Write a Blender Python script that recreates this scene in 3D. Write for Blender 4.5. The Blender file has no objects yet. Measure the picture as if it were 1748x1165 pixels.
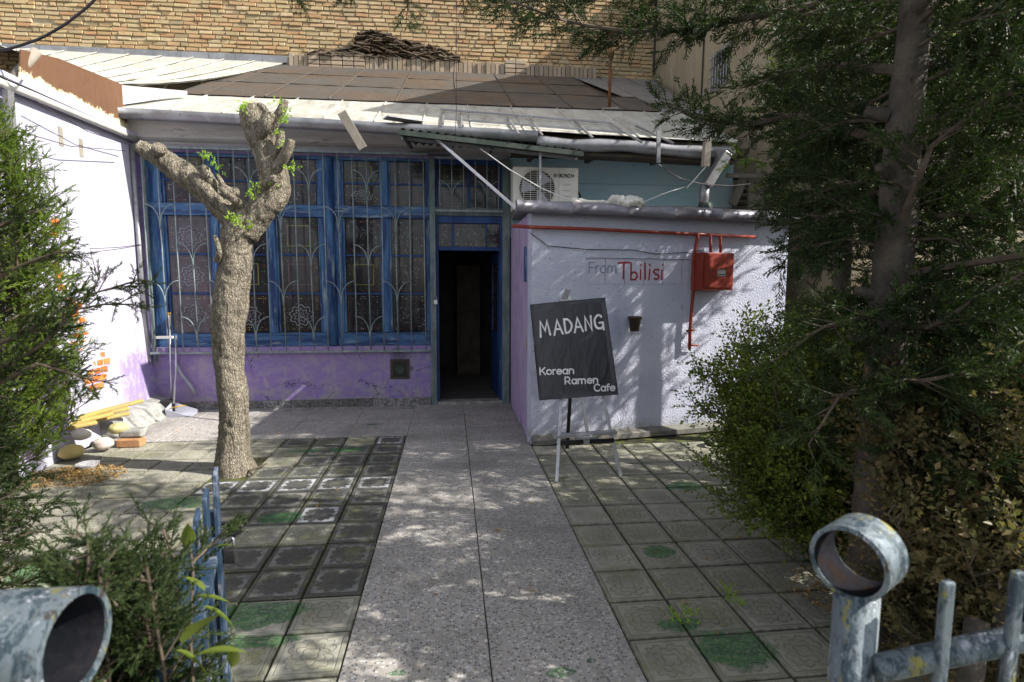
import bpy, math, random
import numpy as np
from mathutils import Vector, Matrix, noise
PI = math.pi
random.seed(7)
rng = np.random.default_rng(7)
scene = bpy.context.scene
col = scene.collection

# ------------------------------------------------------------------ camera
F_PX, PIT, YAW, ROL, CH = 960.4, .1057, .1087, .0032, 1.625
fw = np.array([math.sin(YAW)*math.cos(PIT), math.cos(YAW)*math.cos(PIT), -math.sin(PIT)])
rt = np.array([math.cos(YAW), -math.sin(YAW), 0.0]); up = np.cross(rt, fw)
rt, up = rt*math.cos(ROL)+up*math.sin(ROL), -rt*math.sin(ROL)+up*math.cos(ROL)
CAM = np.array([0, 0, CH])
def ray(x, y): return fw + rt*(x-874)/F_PX - up*(y-582.5)/F_PX
def G(x, y, z=0.0):
    d = ray(x, y); return CAM + d*(z-CH)/d[2]
def Yp(x, y, Y):
    d = ray(x, y); return CAM + d*Y/d[1]
def Xp(x, y, X):
    d = ray(x, y); return CAM + d*X/d[0]
cam_d = bpy.data.cameras.new('camera'); cam = bpy.data.objects.new('camera', cam_d); col.objects.link(cam)
cam.matrix_world = Matrix(((rt[0], up[0], -fw[0], 0), (rt[1], up[1], -fw[1], 0), (rt[2], up[2], -fw[2], CH), (0, 0, 0, 1)))
cam_d.sensor_width = 36; cam_d.lens = F_PX/1748*36; cam_d.clip_start = .05; cam_d.clip_end = 300
cam_d.dof.use_dof = True; cam_d.dof.focus_distance = 6.0; cam_d.dof.aperture_fstop = 4.5
scene.camera = cam

# ------------------------------------------------------------------ light
SUN = Vector((1, -.27, .82)).normalized()
w = bpy.data.worlds.new('World'); scene.world = w; w.use_nodes = True
nt = w.node_tree; bg = nt.nodes['Background']; sk = nt.nodes.new('ShaderNodeTexSky')
sk.sky_type = 'NISHITA'; sk.sun_disc = False
sk.sun_elevation = math.asin(SUN.z); sk.sun_rotation = math.atan2(SUN.x, SUN.y)
hs = nt.nodes.new('ShaderNodeHueSaturation'); hs.inputs['Saturation'].default_value = .32; nt.links.new(sk.outputs[0], hs.inputs['Color']); nt.links.new(hs.outputs[0], bg.inputs[0]); bg.inputs[1].default_value = .135
sl = bpy.data.lights.new('sun', 'SUN'); sl.energy = 5.0; sl.angle = math.radians(.5); sl.color = (1, .95, .86)
so = bpy.data.objects.new('sun', sl); col.objects.link(so)
so.rotation_euler = SUN.to_track_quat('Z', 'Y').to_euler(); so.location = (20, -5, 20)
vs = scene.view_settings; vs.view_transform = 'Standard'; vs.look = 'None'; vs.gamma = 1; vs.use_curve_mapping = False
vs.exposure = 1.1
scene.cycles.max_bounces = 8; scene.cycles.transparent_max_bounces = 8

# ------------------------------------------------------------------ node helpers
class NB:
    def __init__(s, name):
        s.m = bpy.data.materials.new(name); s.m.use_nodes = True; s.t = s.m.node_tree
        s.p = s.t.nodes['Principled BSDF']; s.out = s.t.nodes['Material Output']
    def n(s, typ, **kw):
        nd = s.t.nodes.new(typ)
        for k, v in kw.items(): setattr(nd, k, v)
        return nd
    def put(s, sock, v):
        if isinstance(v, bpy.types.NodeSocket): s.t.links.new(v, sock)
        elif isinstance(v, (tuple, list)):
            sock.default_value = (*v, 1) if len(v) == 3 and sock.type == 'RGBA' else v
        else: sock.default_value = v
    def pos(s):
        return s.n('ShaderNodeNewGeometry').outputs['Position']
    def obj(s): return s.n('ShaderNodeTexCoord').outputs['Object']
    def gen(s): return s.n('ShaderNodeTexCoord').outputs['Generated']
    def mapv(s, v, sc=(1, 1, 1), rot=(0, 0, 0), loc=(0, 0, 0)):
        nd = s.n('ShaderNodeMapping'); s.put(nd.inputs[0], v)
        nd.inputs['Scale'].default_value = sc; nd.inputs['Rotation'].default_value = rot; nd.inputs['Location'].default_value = loc
        return nd.outputs[0]
    def noise(s, v, sc, det=6, rough=.6, dist=0.):
        nd = s.n('ShaderNodeTexNoise'); s.put(nd.inputs['Vector'], v)
        nd.inputs['Scale'].default_value = sc; nd.inputs['Detail'].default_value = det; nd.inputs['Roughness'].default_value = rough
        nd.inputs['Distortion'].default_value = dist
        return nd.outputs['Fac']
    def vor(s, v, sc, feat='F1', out='Distance', rnd=1.):
        nd = s.n('ShaderNodeTexVoronoi', feature=feat); s.put(nd.inputs['Vector'], v); nd.inputs['Scale'].default_value = sc
        nd.inputs['Randomness'].default_value = rnd
        return nd.outputs[out]
    def ramp(s, f, a, b, va=0., vb=1.):
        nd = s.n('ShaderNodeMapRange'); s.put(nd.inputs[0], f)
        nd.inputs[1].default_value = a; nd.inputs[2].default_value = b; nd.inputs[3].default_value = va; nd.inputs[4].default_value = vb
        return nd.outputs[0]
    def mix(s, f, a, b, mode='MIX'):
        nd = s.n('ShaderNodeMix', data_type='RGBA', blend_type=mode)
        s.put(nd.inputs[0], f); s.put(nd.inputs[6], a); s.put(nd.inputs[7], b)
        return nd.outputs[2]
    def math(s, op, a, b=0., c=0.):
        nd = s.n('ShaderNodeMath', operation=op); s.put(nd.inputs[0], a); s.put(nd.inputs[1], b)
        if op in ('MULTIPLY_ADD', 'COMPARE', 'SMOOTH_MIN'): s.put(nd.inputs[2], c)
        return nd.outputs[0]
    def sep(s, v):
        nd = s.n('ShaderNodeSeparateXYZ'); s.put(nd.inputs[0], v); return nd.outputs
    def rnd(s): return s.n('ShaderNodeObjectInfo').outputs['Random']
    def island(s): return s.n('ShaderNodeNewGeometry').outputs['Random Per Island']
    def bump(s, h, st=.5, d=.01, prev=None):
        nd = s.n('ShaderNodeBump'); s.put(nd.inputs['Height'], h); nd.inputs['Strength'].default_value = st
        nd.inputs['Distance'].default_value = d
        if prev is not None: s.put(nd.inputs['Normal'], prev)
        return nd.outputs[0]
    def fin(s, colr, rough=.8, metal=0., nor=None, spec=.3, **kw):
        s.put(s.p.inputs['Base Color'], colr); s.put(s.p.inputs['Roughness'], rough); s.put(s.p.inputs['Metallic'], metal)
        s.p.inputs['Specular IOR Level'].default_value = spec
        if nor is not None: s.put(s.p.inputs['Normal'], nor)
        return s.m

def worn(name, c1, c2, c3=None, sc=6., stretch=(1, 1, 1), thr=(.42, .6), thr3=(.6, .7), sc3=14., rough=.75, metal=0., bst=.3, bd=.004, bsc=60., spec=.3, dist=.3):
    """paint c1 with patches of c2 and of a third colour c3, fine relief"""
    b = NB(name); v = b.mapv(b.pos(), stretch)
    cc = b.mix(b.ramp(b.noise(v, sc, 8, .65, dist), *thr), c1, c2)
    if c3: cc = b.mix(b.ramp(b.noise(v, sc3, 8, .7, .2), *thr3), cc, c3)
    cc = b.mix(b.ramp(b.noise(b.pos(), 90, 3), .35, .7, .0, .35), cc, tuple(x*.6 for x in c1))
    h = b.noise(b.pos(), bsc, 6, .6)
    return b.fin(cc, rough, metal, b.bump(h, bst, bd), spec)

M = {}
# ground materials
def m_dirt():
    b = NB('joint_dirt'); p = b.pos()
    c = b.mix(b.ramp(b.noise(p, 9, 6), .4, .62), (.022, .02, .016), (.07, .08, .018))
    return b.fin(c, .95, 0, b.bump(b.noise(p, 60), .8, .01))
M['dirt'] = m_dirt()
def m_soil():
    b = NB('soil'); p = b.pos()
    c = b.mix(b.noise(p, 6, 8, .7), (.03, .025, .018), (.12, .1, .075))
    return b.fin(c, .95, 0, b.bump(b.noise(p, 40, 8), .8, .02))
M['soil'] = m_soil()
def green_spots(b, p, c, spots, colr=(.012, .07, .028)):
    s = b.sep(p); nz = b.noise(p, 6, 6, .65)
    tot = None
    for (x, y, rx, ry) in spots:
        dx = b.math('DIVIDE', b.math('SUBTRACT', s[0], x), rx); dy = b.math('DIVIDE', b.math('SUBTRACT', s[1], y), ry)
        d = b.math('SQRT', b.math('ADD', b.math('MULTIPLY', dx, dx), b.math('MULTIPLY', dy, dy)))
        tot = d if tot is None else b.math('MINIMUM', tot, d)
    d = b.math('ADD', tot, b.math('MULTIPLY', b.math('SUBTRACT', nz, .5), 1.8))
    f = b.ramp(d, 1.0, .8)
    g = b.mix(b.ramp(b.noise(b.mapv(p, (3, 12, 3)), 3, 5, .6, .8), .4, .65), colr, (.04, .15, .035))
    f = b.math('MULTIPLY', f, b.ramp(b.noise(p, 60, 5, .75), .36, .52, .1, .85))
    return b.mix(f, c, g)
GS = []
for (x, y, rx, ry) in [(1255, 1110, .2, .16), (1160, 1065, .12, .06), (1125, 942, .1, .085), (1165, 830, .17, .1), (478, 884, .17, .1), (430, 1050, .27, .13), (430, 1095, .22, .06),
                       (300, 858, .26, .13), (85, 978, .26, .13), (590, 768, .17, .08), (520, 770, .16, .06), (1400, 958, .09, .08), (1310, 870, .12, .08)]:
    g = G(x, y); GS.append((float(g[0]), float(g[1]), rx, ry))
def m_tile(name, base, motif, contrast, moss):
    b = NB(name); p = b.pos(); o = b.obj(); s = b.sep(o)
    x, y = b.math('MULTIPLY', s[0], 7.0), b.math('MULTIPLY', s[1], 7.0)   # +-1 over the tile
    r = b.math('SQRT', b.math('ADD', b.math('MULTIPLY', x, x), b.math('MULTIPLY', y, y)))
    th = b.math('ARCTAN2', y, x)
    def lobes(k, ph, r0, a):
        return b.math('ADD', b.math('MULTIPLY', b.math('ABSOLUTE', b.math('SINE', b.math('ADD', b.math('MULTIPLY', th, k/2), ph))), a), r0)
    R1, R2, R3 = lobes(4, 0, .2, .1), lobes(8, PI/4, .38, .17), lobes(8, 0, .52, .25)
    R4 = b.math('ADD', b.math('MULTIPLY', b.math('POWER', b.math('ABSOLUTE', b.math('SINE', b.math('MULTIPLY', th, 2))), 7.0), .34), .5)
    R3 = b.math('MAXIMUM', R3, R4)
    line = None
    for Rk in (R1, R2, R3):
        l = b.ramp(b.math('ABSOLUTE', b.math('SUBTRACT', r, Rk)), .012, .045, 1, 0)
        line = l if line is None else b.math('MAXIMUM', line, l)
    inside = b.ramp(b.math('SUBTRACT', R3, r), -.02, .02)
    mx = b.math('MAXIMUM', b.math('ABSOLUTE', x), b.math('ABSOLUTE', y))
    frame = b.ramp(b.math('ABSOLUTE', b.math('SUBTRACT', mx, .86)), .008, .03, 1, 0)
    frame = b.math('MULTIPLY', frame, b.ramp(mx, .95, .94))
    line = b.math('MAXIMUM', line, frame)
    wear = b.noise(p, 14, 8, .7)
    nz = b.noise(p, 3.2, 8, .65)
    vec = b.n('ShaderNodeVectorMath', operation='ADD'); b.put(vec.inputs[0], p)
    base2 = b.mix(b.ramp(nz, .3, .7), base, tuple(v*.55 for v in base))
    base2 = b.mix(b.math('MULTIPLY', b.rnd(), .45), base2, tuple(v*.5 for v in base))
    field = b.ramp(mx, .86, .84)
    lightf = b.math('MULTIPLY', b.math('MULTIPLY', field, b.math('SUBTRACT', 1.0, inside)), contrast)
    lightf = b.math('MULTIPLY', lightf, b.ramp(wear, .38, .55))
    c = b.mix(lightf, base2, motif)
    c = b.mix(b.math('MULTIPLY', line, b.ramp(b.noise(p, 4, 6, .7), .38, .6, .05, .55)), c, (.03, .03, .026))
    c = b.mix(b.ramp(b.noise(p, 5, 8, .75, .5), .5, .66, 0, moss), c, (.13, .135, .04))
    edge = b.ramp(mx, .93, 1.03, 0, .75)
    c = b.mix(b.math('MULTIPLY', edge, b.ramp(b.noise(p, 20, 5), .35, .6)), c, (.045, .045, .02))
    # pores and pale grains
    c = b.mix(b.ramp(b.noise(p, 170, 3, .7), .58, .72, 0, .55), c, (.42, .42, .4))
    c = b.mix(b.ramp(b.noise(p, 130, 3, .7), .36, .28, 0, .7), c, (.03, .03, .025))
    c = green_spots(b, p, c, GS)
    h = b.math('SUBTRACT', b.math('MULTIPLY', b.noise(p, 110, 6), .25), line)
    nor = b.bump(h, .55, .004)
    return b.fin(c, b.ramp(wear, .3, .7, .65, .9), 0, nor, .3)
M['tile'] = m_tile('paving_tile_grey', (.29, .285, .225), (.37, .365, .31), .3, .6)
M['tile_dark'] = m_tile('paving_tile_dark', (.085, .085, .078), (.2, .2, .19), .75, .55)
M['tile_white'] = m_tile('paving_tile_patterned', (.085, .085, .085), (.38, .39, .41), 1., .2)
M['tile_pale'] = m_tile('paving_tile_pale', (.34, .33, .275), (.4, .39, .34), .28, .4)
def m_terrazzo():
    b = NB('terrazzo'); p = b.pos()
    base = b.mix(b.noise(p, 2.5, 6), (.28, .262, .24), (.38, .355, .32))
    rndc = b.vor(p, 75, out='Color'); rr = b.sep(rndc)[0]
    d = b.vor(p, 75)
    m = b.ramp(d, .52, .42)
    chip = b.n('ShaderNodeValToRGB'); b.put(chip.inputs[0], rr)
    cr = chip.color_ramp; cr.interpolation = 'CONSTANT'
    cr.elements[0].color = (.06, .06, .07, 1); cr.elements[1].position = .25; cr.elements[1].color = (.3, .3, .32, 1)
    for ps, cc in ((.5, (.52, .52, .54, 1)), (.72, (.38, .34, .32, 1)), (.86, (.13, .13, .15, 1)), (.94, (.6, .6, .6, 1))):
        e = cr.elements.new(ps); e.color = cc
    c = b.mix(b.math('MULTIPLY', m, .8), base, chip.outputs[0])
    c = b.mix(b.ramp(b.noise(p, 1.6, 8, .7), .46, .66, 0, .55), c, (.13, .125, .11))
    c = b.mix(b.math('MULTIPLY', b.rnd(), .18), c, (.12, .12, .12))
    g = [G(960, 1150), G(1010, 1130), G(680, 1150), G(640, 725)]
    c = green_spots(b, p, c, [(float(q[0]), float(q[1]), a, e) for q, a, e in zip(g, (.07, .03, .05, .1), (.03, .02, .02, .03))], (.01, .05, .03))
    return b.fin(c, .62, 0, b.bump(b.noise(p, 150, 4), .25, .003), .35)
M['terrazzo'] = m_terrazzo()
M['curb'] = worn('skirting_stone', (.2, .2, .19), (.34, .34, .32), (.1, .1, .09), 9, rough=.85, bst=.6, bd=.006)
def m_skirt():
    b = NB('skirting_tile'); g = b.gen(); p = b.pos()
    c = b.mix(b.rnd(), (.12, .12, .12), (.3, .3, .3))
    c = b.mix(b.ramp(b.noise(p, 30, 6, .7), .45, .6), c, (.06, .06, .06))
    return b.fin(c, .8, 0, b.bump(b.noise(p, 60), .5, .004))
M['skirt'] = m_skirt()

# plaster and stucco
def m_purple():
    b = NB('purple_plaster'); p = b.pos()
    big = b.noise(p, 1.3, 5, .6, .4); mid = b.noise(b.mapv(p, (5, 5, 7)), 1, 9, .72, .9); fine = b.noise(p, 38, 8, .7)
    c = b.mix(b.ramp(big, .35, .65), (.27, .19, .4), (.22, .165, .4))
    c = b.mix(b.ramp(mid, .44, .66, 0, .75), c, (.36, .33, .37))
    c = b.mix(b.ramp(b.noise(b.mapv(p, (3, 3, .8)), 3, 8, .75), .57, .66, 0, .8), c, (.36, .31, .36))
    c = b.mix(b.ramp(b.noise(p, 4.7, 8, .7, .3), .62, .7, 0, .8), c, (.3, .27, .16))
    z = b.sep(p)[2]
    low = b.math('MULTIPLY', b.ramp(z, .28, .06), b.ramp(mid, .42, .55))
    c = b.mix(b.math('MULTIPLY', low, .8), c, (.3, .29, .26))
    dz_ = b.n('ShaderNodeTexNoise'); b.put(dz_.inputs['Vector'], p); dz_.inputs['Scale'].default_value = 7; dz_.inputs['Detail'].default_value = 6
    ad_ = b.n('ShaderNodeVectorMath', operation='MULTIPLY_ADD'); b.put(ad_.inputs[0], dz_.outputs['Color']); ad_.inputs[1].default_value = (.3, .3, .3); b.put(ad_.inputs[2], p)
    crack = b.ramp(b.vor(ad_.outputs[0], 1.6, 'DISTANCE_TO_EDGE'), .012, .0, 0, 1)
    c = b.mix(b.math('MULTIPLY', crack, b.ramp(big, .42, .55)), c, (.05, .04, .04))
    # soot above the vent
    s = b.sep(p); dx = b.math('DIVIDE', b.math('ADD', s[0], .665), .13); dz = b.math('DIVIDE', b.math('SUBTRACT', s[2], .66), .1)
    d = b.math('ADD', b.math('SQRT', b.math('ADD', b.math('MULTIPLY', dx, dx), b.math('MULTIPLY', dz, dz))), b.math('MULTIPLY', b.noise(p, 14), .7))
    c = b.mix(b.math('MULTIPLY', b.ramp(d, 1.6, .9), b.ramp(s[1], 7.5, 7.3)), c, (.025, .02, .02))
    h = b.math('ADD', b.math('MULTIPLY', mid, .8), b.math('MULTIPLY', fine, .35))
    return b.fin(c, .85, 0, b.bump(h, .7, .012), .2)
M['purple'] = m_purple()
def m_sidewall():
    b = NB('pale_purple_paint'); p = b.pos()
    c = b.mix(b.ramp(b.noise(b.mapv(p, (1, 1, .35)), 7, 8, .7), .4, .65), (.33, .25, .43), (.42, .36, .48))
    c = b.mix(b.ramp(b.noise(p, 4, 8, .7), .56, .66, 0, .7), c, (.36, .33, .38))
    s = b.sep(p)
    for (yy, zz, ry, rz) in [(5.62, 1.33, .055, .28), (5.75, .98, .05, .16)]:
        dy = b.math('DIVIDE', b.math('ABSOLUTE', b.math('SUBTRACT', s[1], yy)), ry); dz = b.math('DIVIDE', b.math('ABSOLUTE', b.math('SUBTRACT', s[2], zz)), rz)
        d = b.math('ADD', b.math('ADD', dy, dz), b.math('MULTIPLY', b.noise(b.mapv(p, (1, 1, .25)), 30, 4), .9))
        c = b.mix(b.ramp(d, 1.35, 1.2), c, (.28, .22, .03))
    dy = b.math('DIVIDE', b.math('ABSOLUTE', b.math('SUBTRACT', s[1], 5.68)), .03); dz = b.math('DIVIDE', b.math('ABSOLUTE', b.math('SUBTRACT', s[2], .78)), .2)
    c = b.mix(b.ramp(b.math('ADD', b.math('ADD', dy, dz), b.math('MULTIPLY', b.noise(p, 40), .8)), 1.2, 1.1), c, (.05, .03, .07))
    return b.fin(c, .8, 0, b.bump(b.noise(p, 45, 8), .4, .006), .2)
M['side'] = m_sidewall()
def m_stucco():
    b = NB('rough_stucco'); p = b.pos()
    n1 = b.noise(p, 62, 4, .55); n2 = b.noise(p, 2.2, 7, .65); v1 = b.vor(p, 80, 'SMOOTH_F1')
    c = b.mix(b.ramp(n2, .35, .65), (.42, .445, .56), (.5, .515, .61))
    c = b.mix(b.ramp(b.noise(b.mapv(p, (1, 1, .5)), 3.1, 8, .7), .52, .66, 0, .5), c, (.3, .33, .47))
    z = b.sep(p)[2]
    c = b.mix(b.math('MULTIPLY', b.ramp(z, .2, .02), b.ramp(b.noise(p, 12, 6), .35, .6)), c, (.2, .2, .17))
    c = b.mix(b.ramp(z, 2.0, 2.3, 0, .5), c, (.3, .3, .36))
    c = b.mix(b.ramp(b.noise(p, 26, 4), .64, .7, 0, .7), c, (.14, .14, .16))
    h = b.math('ADD', n1, b.math('MULTIPLY', v1, .6))
    return b.fin(c, .9, 0, b.bump(h, .8, .009), .0)
M['stucco'] = m_stucco()
def m_leftwall():
    b = NB('lilac_white_wall'); p = b.pos(); s = b.sep(p)
    c = b.mix(b.ramp(b.noise(p, 2, 8, .7), .4, .7), (.42, .41, .5), (.35, .33, .46))
    low = b.math('ADD', b.ramp(s[2], 1.0, .55), b.math('MULTIPLY', b.math('SUBTRACT', b.noise(p, 5, 8, .7), .5), 1.2))
    low = b.math('MULTIPLY', b.ramp(low, .4, .6), b.ramp(s[1], 6.45, 6.7))
    c = b.mix(low, c, b.mix(b.ramp(b.noise(p, 9, 8, .75), .5, .6), (.27, .21, .45), (.36, .34, .42)))
    # drips, chips and bare spots
    c = b.mix(b.ramp(b.noise(b.mapv(p, (1, 6, 1.6)), 4, 9, .8), .66, .72, 0, .85), c, (.3, .29, .33))
    c = b.mix(b.ramp(b.noise(p, 45, 5, .7), .66, .72, 0, .8), c, (.2, .17, .22))
    return b.fin(c, .85, 0, b.bump(b.math('ADD', b.noise(p, 9, 8, .7), b.math('MULTIPLY', b.noise(p, 70, 4), .3)), .5, .012), .2)
M['leftwall'] = m_leftwall()
def m_plaster_back():
    b = NB('aged_plaster'); p = b.pos()
    c = b.mix(b.ramp(b.noise(b.mapv(p, (1, 1, .4)), .9, 8, .65), .35, .68), (.36, .31, .22), (.25, .2, .14))
    c = b.mix(b.ramp(b.noise(b.mapv(p, (2.5, 2.5, .35)), 1.5, 8, .75, .4), .5, .7, 0, .7), c, (.17, .15, .12))
    c = b.mix(b.ramp(b.noise(p, 1.2, 8, .8, .6), .58, .68, 0, .7), c, (.45, .4, .31))
    return b.fin(c, .9, 0, b.bump(b.noise(p, 12, 8, .7), .5, .02), .15)
M['plaster_back'] = m_plaster_back()
def m_brick(name, cols, dark=.0):
    b = NB(name); p = b.pos(); r = b.island()
    r2 = b.math('FRACT', b.math('ADD', b.math('MULTIPLY', r, 1.0), b.math('MULTIPLY', b.rnd(), 7.31)))
    ra = b.n('ShaderNodeValToRGB'); b.put(ra.inputs[0], r2)
    for i, cc in enumerate(cols):
        if i < 2: e = ra.color_ramp.elements[i]; e.position = i/(len(cols)-1)
        else: e = ra.color_ramp.elements.new(i/(len(cols)-1))
        e.color = (*cc, 1)
    c = b.mix(b.ramp(b.noise(p, 10, 7, .7), .4, .7, 0, .5), ra.outputs[0], (.3, .25, .14))
    c = b.mix(b.ramp(b.noise(p, .55, 5), .45, .7, 0, .35), c, (.33, .24, .16))
    c = b.mix(b.ramp(b.noise(b.mapv(p, (1, 1, .3)), 1.3, 8, .75), .56, .68, 0, .5), c, (.2, .17, .13))
    if dark: c = b.mix(dark, c, (.05, .045, .04))
    return b.fin(c, .9, 0, b.bump(b.noise(p, 45, 6, .7), .6, .012), .15)
M['brick'] = m_brick('tan_brick', [(.46, .33, .18), (.4, .25, .13), (.5, .39, .22), (.36, .28, .16), (.52, .41, .26), (.42, .23, .12), (.46, .35, .2), (.28, .22, .14)])
M['brick_old'] = m_brick('weathered_brick', [(.34, .27, .2), (.22, .18, .14), (.45, .36, .28), (.28, .21, .16), (.4, .34, .28)], .15)
M['slate'] = m_brick('old_roof_tile_clay', [(.1, .07, .055), (.05, .04, .035), (.16, .11, .085), (.07, .05, .045), (.24, .2, .16)], .2)
M['mortar'] = worn('mortar', (.4, .35, .25), (.3, .25, .17), (.5, .45, .34), 8, rough=.95, bst=.8, bd=.01)
M['mural'] = m_brick('orange_painted_brick', [(.62, .15, .02), (.5, .1, .015), (.7, .2, .035), (.42, .07, .02)])
M['mural_joint'] = worn('blue_joint_paint', (.17, .2, .5), (.4, .38, .6), None, 10)

# metals
def m_white_roof():
    b = NB('white_roof_metal'); p = b.pos()
    v = b.mapv(p, (2, .5, 1))
    c = b.mix(b.ramp(b.noise(v, 3, 8, .7, .5), .42, .62), (.5, .5, .46), (.36, .35, .31))
    c = b.mix(b.ramp(b.noise(b.mapv(p, (3, .7, 1)), 4, 8, .75, .8), .56, .64, 0, .8), c, (.2, .19, .16))
    c = b.mix(b.ramp(b.noise(p, 3.1, 7, .7, .5), .66, .69), c, (.24, .13, .055))
    return b.fin(c, .5, .25, b.bump(b.noise(p, 5, 6), .3, .02), .4)
M['white_roof'] = m_white_roof()
def m_rust_roof():
    b = NB('brown_roof_metal'); p = b.pos()
    c = b.mix(b.ramp(b.noise(p, .9, 9, .7, .6), .42, .58), (.095, .066, .046), (.075, .074, .07))
    c = b.mix(b.math('MULTIPLY', b.rnd(), .6), c, (.07, .065, .06))
    c = b.mix(b.ramp(b.noise(b.mapv(p, (5, .6, 1)), 3.3, 9, .75, .5), .52, .64, 0, .55), c, (.12, .085, .06))
    c = b.mix(b.ramp(b.noise(b.mapv(p, (1.2, 4, 1)), 2.1, 9, .8), .57, .64, 0, .7), c, (.045, .04, .038))
    c = b.mix(b.ramp(b.noise(p, 22, 4), .68, .72, 0, .7), c, (.22, .18, .14))
    return b.fin(c, b.ramp(b.noise(p, 2), .3, .7, .45, .75), .2, b.bump(b.noise(p, 2.5, 6), .8, .05), .35)
M['brown_roof'] = m_rust_roof()
def m_rust_fascia():
    b = NB('rusty_fascia_metal'); p = b.pos(); s = b.sep(p)
    c = b.mix(b.noise(b.mapv(p, (1, 9, .6)), 2.2, 8, .7), (.095, .042, .02), (.15, .082, .048))
    c = b.mix(b.ramp(b.noise(p, 7, 7, .7), .5, .7, 0, .5), c, (.09, .045, .025))
    k = b.math('ADD', b.ramp(s[2], 3.56, 3.36), b.math('MULTIPLY', b.math('SUBTRACT', b.noise(p, 12, 9, .8), .5), 1.5))
    c = b.mix(b.ramp(k, .52, .64), c, (.62, .55, .36))
    return b.fin(c, .7, .1, b.bump(b.noise(p, 20, 6), .3, .01), .3)
M['rust_fascia'] = m_rust_fascia()
M['galv'] = worn('galvanised_sheet', (.24, .24, .25), (.34, .34, .36), (.13, .12, .11), 4, (1, 1, 1), rough=.45, metal=.55, bst=.2, bd=.006, bsc=20)
M['galv_lilac'] = worn('lilac_grey_sheet', (.17, .165, .2), (.24, .235, .27), (.1, .1, .11), 3, (.5, 1, 3), rough=.42, metal=.4, bst=.25, bd=.01, bsc=12)
M['dark_metal'] = worn('dark_green_metal', (.035, .05, .04), (.07, .08, .07), (.15, .08, .04), 6, thr3=(.62, .7), rough=.6, metal=.2)
M['grille'] = worn('grey_green_bars', (.16, .21, .22), (.27, .31, .32), (.12, .08, .05), 18, (1, 1, .4), thr3=(.62, .7), rough=.6, metal=.15, bst=.5)
M['postpaint'] = worn('chipped_grey_blue_post', (.1, .14, .145), (.2, .24, .24), (.3, .3, .26), 12, (1, 1, .3), rough=.65, bst=.5)
M['blue'] = worn('streaky_blue_paint', (.016, .045, .14), (.06, .16, .33), (.3, .37, .4), 12, (1, 1, .12), thr=(.42, .56), thr3=(.56, .68), sc3=20, rough=.55, bst=.4)
M['blue_h'] = worn('streaky_blue_paint_beam', (.016, .045, .14), (.06, .15, .3), (.3, .36, .4), 12, (.14, 1, 1), thr=(.42, .56), thr3=(.54, .66), sc3=20, rough=.55, bst=.4)
M['blue_dark'] = worn('dark_blue_paint', (.01, .03, .13), (.02, .07, .22), (.12, .16, .2), 7, (1, 1, .3), rough=.55)
M['bluewall'] = worn('turquoise_board', (.42, .66, .76), (.54, .7, .78), (.6, .66, .68), 2.5, (.5, 1, 1), thr3=(.6, .8), sc3=5, rough=.7, bst=.2)
M['cornice'] = worn('weathered_cornice_paint', (.34, .33, .32), (.44, .43, .43), (.16, .13, .1), 4, (.4, 1, 2.5), thr3=(.58, .68), sc3=6, rough=.8, bst=.6, bd=.008)
M['oldwood'] = worn('grey_weathered_wood', (.3, .27, .23), (.2, .18, .15), (.4, .37, .32), 5, (1, 1, .2), rough=.85, bst=.8, bd=.006)
M['darkwood'] = worn('dark_wood', (.05, .04, .03), (.09, .07, .05), None, 5)
M['redpaint'] = worn('red_pipe_paint', (.24, .032, .016), (.19, .026, .016), (.11, .04, .025), 9, thr3=(.62, .72), rough=.5, bst=.2)
M['rustpipe'] = worn('rusty_pipe', (.12, .045, .03), (.2, .09, .03), (.35, .25, .05), 9, thr3=(.66, .7), rough=.8)
M['alu'] = worn('brushed_aluminium', (.5, .5, .53), (.42, .42, .45), None, 9, rough=.35, metal=.8, bst=.1)
M['blacktin'] = worn('black_steel', (.02, .02, .022), (.04, .04, .042), None, 9, rough=.45, metal=.3)
M['white_plastic'] = worn('ivory_plastic', (.62, .61, .56), (.55, .54, .5), (.4, .39, .34), 6, thr3=(.64, .8), rough=.5, bst=.05)
M['grey_plastic'] = worn('grey_plastic', (.35, .36, .42), (.3, .31, .36), None, 6, rough=.5)
M['black_plastic'] = worn('black_plastic', (.02, .02, .02), (.03, .03, .03), None, 6, rough=.5)
M['yellow_plastic'] = worn('yellow_plastic', (.65, .4, .03), (.55, .3, .03), None, 6, rough=.5)
M['brown_plastic'] = worn('brown_plastic', (.055, .035, .025), (.08, .05, .035), None, 9, rough=.5)
M['cloth'] = worn('white_cloth', (.62, .6, .56), (.5, .48, .43), None, 6, rough=.9, bst=.4)
M['cord'] = worn('white_cord', (.6, .6, .58), (.5, .5, .48), None, 6)
M['wire'] = worn('black_wire', (.02, .018, .02), (.03, .02, .03), None, 6, rough=.5)
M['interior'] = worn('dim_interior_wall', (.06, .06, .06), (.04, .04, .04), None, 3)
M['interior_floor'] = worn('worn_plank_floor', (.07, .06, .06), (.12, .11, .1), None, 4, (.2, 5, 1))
M['banner'] = None
def m_banner():
    b = NB('dark_banner'); p = b.pos()
    w1 = b.noise(b.mapv(p, (5, 2, 2.2), rot=(0, .6, 0)), 1.4, 4, .5, 1.3)
    return b.fin((.018, .018, .026), .38, 0, b.bump(w1, .3, .03), .5)
M['banner'] = m_banner()
M['white_print'] = worn('white_lettering', (.7, .7, .74), (.66, .66, .7), None, 9, rough=.5)
M['red_print'] = worn('red_hand_lettering', (.26, .012, .015), (.34, .03, .03), None, 20, rough=.6)
M['grey_print'] = worn('faded_blue_lettering', (.14, .17, .27), (.25, .28, .38), None, 20, rough=.6)
M['panel_tile'] = worn('pale_panel', (.46, .47, .57), (.52, .53, .62), (.38, .4, .5), 4, rough=.6, bst=.2)
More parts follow.
